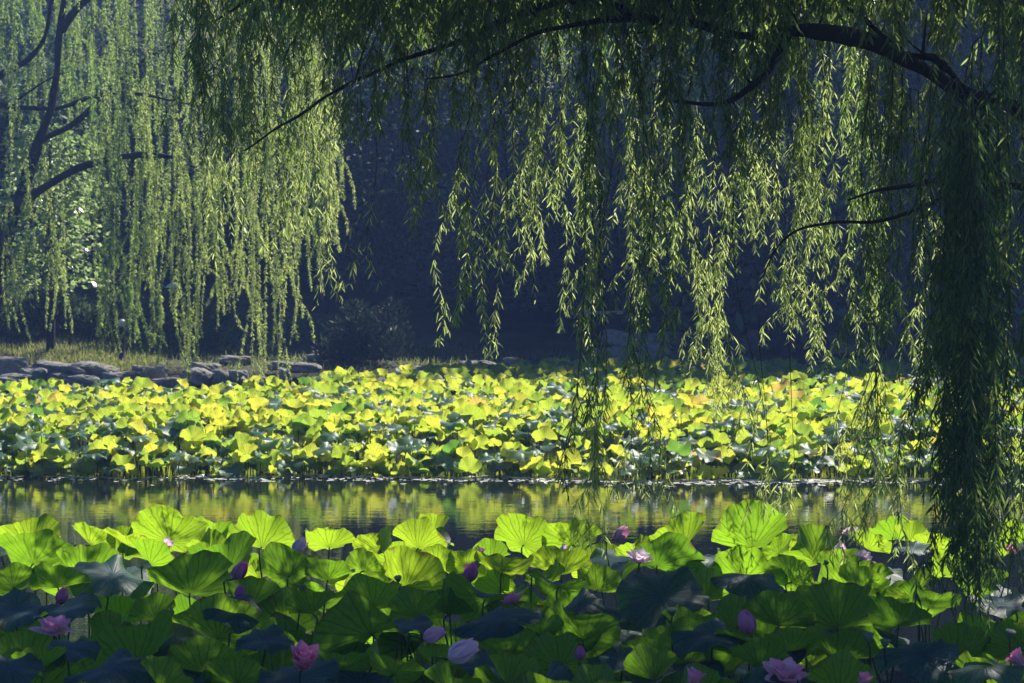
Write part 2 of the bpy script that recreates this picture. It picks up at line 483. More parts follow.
def lotus_flower(px, py, w, d, form, tint, lean, lean_az, label, cat="lotus flower", name="lotus_flower"):
    """form: bud, half, open"""
    S = w * d / F_PX
    c = at(px, py, d)
    mb, sm = MB(), None
    if form == "bud":
        L, whorls = S * (1.45 if lean < .5 else 1.1 if lean < 1 else .98), [(6, 0.10, 0.12), (5, 0.03, 0.10), (4, 0.0, 0.06)]
    elif form == "half":
        L, whorls = S * 0.85, [(6, 0.62, -0.1), (6, 0.36, 0.05), (5, 0.14, 0.1)]
    else:
        L, whorls = S * 0.60, [(5, 1.25, -0.25), (6, 0.92, -0.15), (5, 0.55, -0.05)]
    for q, (n, op, curl) in enumerate(whorls):
        for k in range(n):
            l = L * U(0.9, 1.06) * (1 - 0.06 * q)
            V, Q, u = petal(l, l * (0.62 if form == "bud" else 0.6), curl, 0.9)
            if form == "bud":
                V[:, 0] += np.sin(np.pi * np.repeat(np.linspace(0, 1, 7), 5) ** 0.85) * l * (0.27 if lean < 1 else 0.19) * (1 - 0.12 * q)
            V = rot_z(rot_y(V, op + U(-0.12, 0.12)), 6.2832 * (k + 0.5 * q) / n + U(-0.1, 0.1))
            mb.add(V, Q, np.clip(tint + 0.25 * (0.5 - u) * (1 if form != "bud" else .6) + U(-0.08, 0.08), 0, 1))
    allv = np.concatenate(mb.v)
    ax = np.array([math.cos(lean_az) * math.sin(lean), math.sin(lean_az) * math.sin(lean), math.cos(lean)])

    def place(V):
        V = rot_y(V, lean)
        return rot_z(V, lean_az)
    tv = place(allv)
    mid = (tv.min(0) + tv.max(0)) / 2
    off = c - mid
    mb.v = [place(v) + off for v in mb.v]
    b, P = stalk_pts(off + 0, ax, 0.15)
    base = np.array([b[0], b[1], 0.0])
    root = empty(name, base, label, cat)
    mb.build("petals", M["petal"], root, origin=base)
    if form == "open":
        h = S * 0.13
        V, F = lathe([(h * 0.5, 0), (h * 1.0, h * 1.3), (h * 0.9, h * 1.45), (0.001, h * 1.5)])
        MB().add(place(V) + off, F).build("seed_head", M["pod"], root, origin=base)
        sb = MB()
        for k in range(26):
            a = U(0, 6.28)
            p1 = np.array([math.cos(a), math.sin(a), 0]) * h * U(1.3, 2.1) + np.array([0, 0, h * U(1.2, 1.9)])
            P2 = place(np.array([[0, 0, 0], p1 * 0.55, p1])) + off
            sb.add(*tube(P2, [h * 0.06, h * 0.07, h * 0.13], 4))
        sb.build("stamens", M["stamen"], root, origin=base)
    MB().add(*tube(P, 0.0055, 7), vary=U(0, 1)).build("stem", M["stalk"], root, origin=base)
    return root


def row_d(py):
    return float(np.interp(py, [520, 535, 560, 600, 640, 683], [14.9, 14.4, 13.0, 11.5, 10.1, 8.95]))


R_ = math.radians
FLOWERS = [  # px, py, width px, form, tint, lean, azimuth, dd, phrase
    (52, 626, 40, "open", .62, .15, -1.5, -.5, "spread open pink lotus flower with pointed petals"),
    (62, 596, 12, "bud", .15, .2, 0, 0, "small dark magenta lotus bud beside a blue-green leaf"),
    (168, 543, 14, "half", .8, .6, 0, -.5, "tiny pale pink lotus tip poking over a sunlit leaf"),
    (240, 570, 19, "bud", .12, .7, 0, -.6, "plump dark purple lotus bud nodding to one side"),
    (240, 593, 12, "bud", .05, .1, 0, -.4, "small deep purple lotus bud below the plump one"),
    (300, 545, 17, "bud", .75, .9, 0.5, -.7, "tilted pale pink lotus bud on the sunlit bed edge"),
    (305, 657, 33, "half", .42, .5, -1.2, -.7, "ragged deep pink lotus flower hanging half open"),
    (435, 635, 24, "bud", .55, 1.2, 0.2, -.6, "slim pink lotus flower lying sideways on a leaf"),
    (464, 651, 34, "bud", .72, 1.15, 0.3, -.7, "long pale pink lotus bud lying over sideways"),
    (471, 572, 14, "bud", .05, .05, 0, -.6, "upright egg shaped purple lotus bud"),
    (480, 552, 13, "half", .3, .3, 0, -.4, "small rosy lotus flower opening above the purple egg shaped bud"),
    (512, 598, 24, "open", .45, .5, 2.5, -.6, "open pink lotus flower in a gap between dark leaves"),
    (565, 549, 14, "half", .95, .9, 0, -.4, "whitish lotus flower sunk among sunlit leaves"),
    (622, 533, 17, "bud", .58, .9, 0.3, -.3, "rose pink lotus bud rising against the water"),
    (640, 556, 27, "open", .88, .3, -1.2, -.7, "pale open lotus flower with slender petals over a dark leaf"),
    (747, 622, 18, "bud", .22, .3, 3.0, -.8, "round magenta lotus bud before a dark leaf"),
    (697, 677, 22, "half", .5, .3, 0, -.5, "half hidden violet pink lotus flower at the picture's bottom edge"),
    (786, 672, 45, "open", .58, .45, -1.4, -.4, "large open violet pink lotus flower with yellow centre"),
    (850, 531, 17, "open", .85, .6, 2.0, -.3, "pale pink lotus flower held highest above the sunlit leaves"),
    (841, 547, 15, "half", .95, .9, 0, -.4, "white lotus flower drooping below the highest pale flower"),
    (864, 555, 18, "open", .78, .5, -1.0, -.9, "pink and white lotus flower beside the hanging willow tip"),
    (580, 653, 10, "bud", .05, .1, 0, -.4, "tiny dark violet lotus bud in deep shade"),
    (1013, 549, 14, "open", .5, .4, -1.5, -.3, "pink lotus flower with orange heart behind the dark willow strands"),
    (1014, 656, 22, "half", .5, .7, 2.6, -.3, "pink lotus flower cut by the picture's right border"),
    (866, 679, 18, "half", .5, .3, 0, -.4, "small violet pink lotus flower peeping from the bottom shade"),
]
for (px, py, w, form, tint, lean, az, dd, ph) in FLOWERS:
    lotus_flower(px, py, w * (1.0 if form == 'bud' else 1.04), row_d(py) + dd, form, min(1, tint + (.25 if py < 560 and form != 'bud' else .12)), lean, az, ph)  # open blooms of the rear rows tinted paler to look sunlit

# ---- seed pods on their own stalks
PODS = [(398, 579, 8, "bronze lotus seed pod before the big glowing leaf"), (446, 581, 8, "grey lotus seed pod beside the purple egg shaped bud"),
        (532, 571, 7, "dark lotus seed pod standing before sunlit leaves"), (868, 637, 12, "flat topped lotus seed pod in deep shade near the dark willow strands"),
        (885, 643, 11, "second flat topped lotus seed pod, just right of the paler one"), (330, 613, 10, "grey green lotus seed pod among bare stalks"),
        (672, 612, 10, "lotus seed pod under the broad blue-green leaf"), (741, 674, 11, "pale round lotus seed pod beside the large violet flower"),
        (826, 563, 6, "small lotus seed pod on a thin stalk by the white flower"), (604, 660, 10, "lotus seed pod near the tiny violet bud"),
        (1010, 634, 11, "pale grey lotus seed pod at the picture's right border"), (302, 588, 9, "round lotus seed pod above the bare stalks")]
for (px, py, w, lab) in PODS:
    d = row_d(py) - 0.55
    S = w * d / F_PX * 0.5
    c = at(px, py, d)
    b, P = stalk_pts(c - np.array([0, 0, S * .8]), np.array([U(-.2, .2), -.1, 1]), 0.12)
    base = np.array([b[0], b[1], 0])
    root = empty("seed_pod", base, lab, "seed pod")
    V, F = lathe([(S * .2, -S * .9), (S * .55, -S * .5), (S * .95, S * .35), (S, S * .55), (S * .9, S * .68), (S * .01, S * .72)])
    MB().add(tilt(V, U(0, 6.28), U(.05, .45)) + c, F).build("pod_head", M["pod"], root, origin=base)
    MB().add(*tube(P, 0.005, 6), vary=0.2).build("stem", M["stalk"], root, origin=base)

# ---- the leaves of the near bed that can be told apart: px, py, width px, kind, vary
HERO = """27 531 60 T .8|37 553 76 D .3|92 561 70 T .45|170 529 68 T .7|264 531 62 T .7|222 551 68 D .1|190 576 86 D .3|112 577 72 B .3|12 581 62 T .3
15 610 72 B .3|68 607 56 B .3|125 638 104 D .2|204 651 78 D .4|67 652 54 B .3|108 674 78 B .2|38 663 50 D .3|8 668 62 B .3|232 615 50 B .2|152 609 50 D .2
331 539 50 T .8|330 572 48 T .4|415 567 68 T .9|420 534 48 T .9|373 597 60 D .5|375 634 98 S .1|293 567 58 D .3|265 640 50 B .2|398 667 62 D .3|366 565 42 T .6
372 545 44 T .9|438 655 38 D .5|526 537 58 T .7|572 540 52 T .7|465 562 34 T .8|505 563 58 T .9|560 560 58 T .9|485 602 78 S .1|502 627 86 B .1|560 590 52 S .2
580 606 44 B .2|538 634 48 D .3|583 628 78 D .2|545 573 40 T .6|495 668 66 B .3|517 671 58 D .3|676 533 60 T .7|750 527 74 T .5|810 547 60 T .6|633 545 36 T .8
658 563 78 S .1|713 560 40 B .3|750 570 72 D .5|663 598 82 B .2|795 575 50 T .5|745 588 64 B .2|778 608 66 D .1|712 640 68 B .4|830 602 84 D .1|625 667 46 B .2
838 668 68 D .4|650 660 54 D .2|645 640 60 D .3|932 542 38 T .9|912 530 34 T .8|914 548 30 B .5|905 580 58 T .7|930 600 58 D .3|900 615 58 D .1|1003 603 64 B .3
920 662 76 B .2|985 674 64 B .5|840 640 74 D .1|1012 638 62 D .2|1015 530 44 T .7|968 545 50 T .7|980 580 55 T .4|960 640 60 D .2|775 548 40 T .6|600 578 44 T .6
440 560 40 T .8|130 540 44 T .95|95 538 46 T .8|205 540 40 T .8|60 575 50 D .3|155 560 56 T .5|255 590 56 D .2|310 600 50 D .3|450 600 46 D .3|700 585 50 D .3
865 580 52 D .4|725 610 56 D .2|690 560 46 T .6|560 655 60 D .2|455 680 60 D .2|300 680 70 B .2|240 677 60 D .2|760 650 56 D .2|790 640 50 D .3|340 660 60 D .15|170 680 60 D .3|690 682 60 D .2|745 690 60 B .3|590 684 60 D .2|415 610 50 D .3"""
LOOK = {"T": "glowing yellow-green lotus leaf", "D": "dark green cupped lotus leaf", "B": "blue-grey lotus leaf showing its upper side", "S": "dark saddle-folded lotus leaf"}
SHORT = {0: "spread open pink flower", 1: "small dark magenta bud", 2: "tiny pale pink tip", 3: "plump dark purple bud", 4: "small deep purple bud", 5: "tilted pale pink bud",
         6: "ragged deep pink flower", 7: "slim sideways pink flower", 8: "long pale sideways bud", 9: "purple egg shaped bud", 10: "small rosy flower", 11: "open pink flower mid bed",
         12: "whitish sunken flower", 13: "rose pink bud", 14: "pale slender-petalled flower", 15: "round magenta bud", 16: "half hidden bottom flower", 17: "large violet flower",
         18: "highest pale flower", 19: "drooping white flower", 20: "pink and white flower", 21: "tiny dark violet bud", 22: "orange-hearted flower", 23: "flower at the right border", 24: "small bottom violet flower"}
used_label = set()


def leaf_label(px, py, kind, bright):
    look = LOOK[kind]
    if kind == "T" and not bright:
        look = "half lit green lotus leaf"
    order = sorted(range(len(FLOWERS)), key=lambda i: (FLOWERS[i][0] - px) ** 2 + (FLOWERS[i][1] - py) ** 2)
    for i in order[:12]:
        dx, dy = px - FLOWERS[i][0], py - FLOWERS[i][1]
        ax, ay = abs(dx), abs(dy)
        ver = "above" if dy < 0 else "below"
        hor = "left of" if dx < 0 else "right of"
        rel = ver if ax < 0.4 * ay else hor if ay < 0.4 * ax else f"{ver} and {hor}"
        if rel in (ver,):
            rel = "just " + rel
        lab = f"{look} {rel} the {SHORT[i]}"
        if lab not in used_label and len(lab.split()) <= 16:
            used_label.add(lab)
            return lab
    return None


GROUP_NEAR = "lotus leaves of the near bed"
n_near = 0
hero_xyz = []
for tok in HERO.replace("\n", "|").split("|"):
    px, py, w, kind, vy = tok.split()
    px, py, w, vy = float(px), float(py), float(w), float(vy)
    d = row_d(py) + U(-.15, .15)
    R = w * d / F_PX / 2 * 1.2
    c = at(px, py, d)
    hero_xyz.append(c)
    lab = leaf_label(px, py, kind, vy > .55) or "lotus leaf crowded into the near bed"
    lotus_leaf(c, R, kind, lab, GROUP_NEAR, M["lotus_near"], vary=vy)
    n_near += 1
# lower leaves between them, coloured darker as if in shade
for k in range(165):
    py = U(555, 690)
    d = row_d(py) + U(-.2, .2)
    x = U(-.265, .265) * d
    z = U(.5, .92)
    kind = rng.choice(["D", "B", "T", "D", "S"])
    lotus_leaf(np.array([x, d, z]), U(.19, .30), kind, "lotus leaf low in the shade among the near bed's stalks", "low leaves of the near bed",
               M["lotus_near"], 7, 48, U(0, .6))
    n_near += 1
# small rear-edge leaves that stand down to the water
for k in range(34):
    d = U(14.6, 15.6)
    x = U(-.262, .262) * d
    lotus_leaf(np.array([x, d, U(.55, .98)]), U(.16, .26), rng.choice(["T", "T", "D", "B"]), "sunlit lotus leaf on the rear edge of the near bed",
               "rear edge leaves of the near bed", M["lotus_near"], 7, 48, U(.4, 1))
    n_near += 1

# ---- the far bed
def edge(x):
    return 29.8 + 0.45 * wob(x, 0, 0.9, 11) + 0.25 * wob(x, 0, 3.0, 12)


pts = []
cell = 0.30
for gx in np.arange(-17, 17, cell):
    for gy in np.arange(29.0, 48.6, cell * 1.12):
        x, y = gx + U(-.3, .3), gy + U(-.3, .3)
        e = edge(x)
        if y < e or y > (41.8 if x < -4.5 else (49.8 if x > 0 else 46.8)) or abs(x) > .33 * y:
            continue
        dep = y - e
        top = .24 + .44 * float(sstep(-.3, 1.5, dep)) + .07 * float(wob(x, y, .8, 21)) + (.020 * max(0, y - 36) if x > -2.5 else 0)
        z = U(.10, top + .14) if dep < 2.6 and rng.random() < .3 else top + U(-.16, .16)
        pts.append((x, y, z, dep))
for k in range(330):                                                  # the wall of leaves that leans out over the water
    x = U(-8.4, 8.4)
    pts.append((x, edge(x) + U(-.35, .45), U(.04, .50) * U(.5, 1), 0.0))
for k in range(650):
    x = U(-8.6, 8.6)
    dep = U(0.2, 3.4)
    pts.append((x, edge(x) + dep, .20 + .47 * float(sstep(-.3, 1.7, dep)) + U(-.14, .1), dep))
pts.sort(key=lambda p: p[3])
N_IND = 0
far_mb = MB()
flabels = {"T": ("yellow-green lotus leaf on the far bed's water edge", "yellow leaves on the far bed's edge"),
           "B": ("teal lotus leaf tipped towards the water on the far bed's edge", "teal leaves on the far bed's edge"),
           "O": ("orange-brown ageing lotus leaf on the far bed's edge", "orange leaves on the far bed's edge")}
for i, (x, y, z, dep) in enumerate(pts):
    front = dep < 1.3
    kind = rng.choice(["T", "B", "D", "S"], p=[.24, .50, .12, .14] if front else [.44, .24, .14, .18])
    vy = min(.9, max(0, rng.normal(.52, .22))) if rng.random() > .01 else 1.0
    R = U(.10, .215)
    c = np.array([x, y, max(z, .1)])
    if i < N_IND:
        key = "O" if vy > .95 else "B" if kind == "B" else "T"
        lotus_leaf(c, R, kind, *flabels[key], M["lotus_far"], 5, 32, vy, .007)
        continue
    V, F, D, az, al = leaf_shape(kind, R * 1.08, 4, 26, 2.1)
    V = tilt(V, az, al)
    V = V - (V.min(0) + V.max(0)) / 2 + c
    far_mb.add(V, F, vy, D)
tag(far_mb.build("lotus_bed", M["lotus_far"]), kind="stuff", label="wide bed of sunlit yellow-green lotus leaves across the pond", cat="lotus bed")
sm = MB()
for (x, y, z, dep) in pts[N_IND:N_IND + 1300]:
    sm.add(*tube(np.array([[x + U(-.1, .1), y, -.2], [x, y, z * .5], [x, y, z]]), .007, 5), vary=U(0, 1))
tag(sm.build("lotus_stalks", M["stalk"]), kind="stuff", label="crowded thin green stalks under the far lotus bed", cat="lotus stalks")

# pale blossoms in the far bed
FARF = [(8, 421, "white lotus flower in the yellow leaves at the far bed's left end"), (52, 462, "white lotus flower low over the far water edge, left part"),
        (381, 381, "white lotus flower at the back of the far bed below the shrub"), (404, 377, "tiny white lotus flower at the back of the far bed"),
        (398, 458, "white lotus flower near the middle of the far bed's edge"), (372, 460, "bluish white lotus flower low in the far bed"),
        (676, 416, "pale lotus flower amid the far bed behind the willow tips"), (795, 426, "white lotus flower in the right half of the far bed"),
        (298, 392, "pale lotus flower at the back of the far bed right of the bright willow tail"), (535, 444, "white lotus flower standing in the yellow leaves")]
for (px, py, lab) in FARF:
    d = float(np.interp(py, [345, 385, 420, 465], [46, 43, 35, 30]))
    lotus_flower(px, py, 10, d - .4, "half", 1.0, U(.2, .7), U(-3, 3), lab)

# ---- leaf scraps, pale for sun glint, floating on the strip of still water before the far bed
db = MB()
for k in range(3600):
    x = U(-8.5, 8.5)
    dens = .5 + .5 * float(wob(x, 0, .6, 31))
    if rng.random() > .25 + .75 * dens:
        continue
    y = edge(x) - abs(rng.normal(.1, .42)) - .02
    n = 7
    th = np.linspace(0, 6.28, n, endpoint=False) + U(0, 6)
    s = U(.015, .055)
    V = np.stack([x + np.cos(th) * s * U(.6, 1.6) * U(.75, 1.2, n), y + np.sin(th) * s * U(.75, 1.2, n), .006 + U(0, .012, n)], -1)
    db.add(V, np.array([list(range(n))]))
tag(db.build("floating_debris", M["debris"], smooth=False), kind="stuff", label="pale flecks of dry leaf floating along the far bed's edge", cat="floating debris")


# ------------------------------------------------------------------ willows
def leaves6(P, D, W, L, wd, droop):
    """slim folded leaves, six vertices each"""
    N = np.cross(D, W)
    k = len(P)
    z = np.array([0, 0, -1.0])
    b = P
    m = P + D * (L * .34)[:, None] + z * (droop * L * .10)[:, None]
    q = P + D * (L * .70)[:, None] + z * (droop * L * .32)[:, None]
    t = P + D * L[:, None] + z * (droop * L * .60)[:, None]
    w1, w2 = W * (wd * .5)[:, None], W * (wd * .40)[:, None]
    nn = N * (wd * .16)[:, None]
    V = np.stack([b, m - w1 + nn, m + w1 + nn, q - w2 + nn, q + w2 + nn, t], 1).reshape(-1, 3)
    i = np.arange(k)[:, None] * 6
    T = np.concatenate([i + [0, 1, 2], i + [3, 5, 4]])
    Q = i + [1, 3, 4, 2]
    return V, [T, Q]


def leaves4(P, D, W, L, wd):
    m = P + D * (L * .42)[:, None]
    V = np.stack([P, m - W * (wd * .5)[:, None], P + D * L[:, None], m + W * (wd * .5)[:, None]], 1).reshape(-1, 3)
    i = np.arange(len(P))[:, None] * 4
    return V, [i + [0, 1, 2, 3]]


def strand_path(top, length, sway, n=None):
    n = n or max(6, int(length / .18))
    t = np.linspace(0, 1, n)
    a, ph, k = U(0, 6.28), U(0, 6.28), U(1.2, 2.6)
    off = sway * (np.sin(k * 3.1 * t + ph) - math.sin(ph)) * t ** .6
    drift = sway * 1.6 * U(-1, 1) * t
    P = top[None] + np.stack([off * math.cos(a) + drift, off * math.sin(a), -t * length], -1)
    return P


def dress(P, dens, L0, wd0, start, near):
    """positions and directions of the leaves along a hanging strand"""
    seg = np.linalg.norm(np.diff(P, axis=0), axis=1)
    s = np.concatenate([[0], np.cumsum(seg)])
    tot = s[-1]
    n = max(3, int(tot * (1 - start) * dens))
    q = np.sort(U(start, 1, n)) * tot
    pos = np.stack([np.interp(q, s, P[:, k]) for k in range(3)], -1)
    ang = np.cumsum(np.full(n, 2.4)) + U(-.5, .5, n)
    a = np.radians(U(18, 62, n))
    D = np.stack([np.cos(ang) * np.sin(a), np.sin(ang) * np.sin(a), -np.cos(a)], -1)
    W = unit(np.cross(D, unit(rng.normal(size=(n, 3)) + np.array([0, 0, .4]))))
    f = q / tot
    L = L0 * U(.6, 1.12, n) * np.interp(f, [0, .85, 1], [1, .95, .6])
    return pos, D, W, L, wd0 * U(.75, 1.2, n) * np.interp(f, [0, .9, 1], [1, 1, .7])


class Foliage:
    def __init__(self, near=True):
        self.near, self.mb, self.stem = near, MB(), MB()

    def strand(self, top, length, sway=.06, dens=46, L=.115, wd=.0145, start=0.0, r=.003, laterals=0, tone=.5, ls=1.0):
        P = strand_path(top, length, sway)
        self.stem.add(*tube(P, np.linspace(r, r * .4, len(P)), 4, False))
        todo = [(P, dens, start)]
        for k in range(laterals):
            i = rng.integers(int(len(P) * max(start, .1)), len(P) - 1)
            l = min(U(.15, .5) * ls, max(.12, (1 - i / len(P)) * length))
            q = strand_path(np.zeros(3), l, .05, 6)
            az = U(0, 6.28)
            out = U(.05, .16) * ls
            tt = np.linspace(0, 1, 6)
            q[:, 0] += np.cos(az) * out * np.sqrt(tt)
            q[:, 1] += np.sin(az) * out * np.sqrt(tt)
            q = q + P[i]
            self.stem.add(*tube(q, np.linspace(r * .6, r * .3, 6), 3, False))
            todo.append((q, dens * 1.1, 0.1))
        for (Q, dn, st) in todo:
            pos, D, W, l, w = dress(Q, dn, L, wd, st, self.near)
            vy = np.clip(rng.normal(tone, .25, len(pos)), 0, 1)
            if self.near:
                V, F = leaves6(pos, D, W, l, w, U(.1, .8, len(pos)))
                self.mb.add(V, F, np.repeat(vy, 6))
            else:
                V, F = leaves4(pos, D, W, l, w)
                self.mb.add(V, F, np.repeat(vy, 4))
        return self


def branch(mb, pts, n=24, sides=8):
    """pts: (px, py, d, radius)"""
    P = np.array([[*at(a, b, d), r] for (a, b, d, r) in pts])
    S = spline(P, n)
    S[:, 3] *= 1 + .16 * wob(S[:, 0] * 3, S[:, 2] * 3, 4, 9)
    S[:, :3] += 0.016 * np.stack([wob(S[:, 0], S[:, 2], 5, 3), wob(S[:, 1], S[:, 0], 5, 4), wob(S[:, 0], S[:, 2], 7, 6)], -1)
    mb.add(*tube(S[:, :3], np.maximum(S[:, 3], .003), sides))
    return S


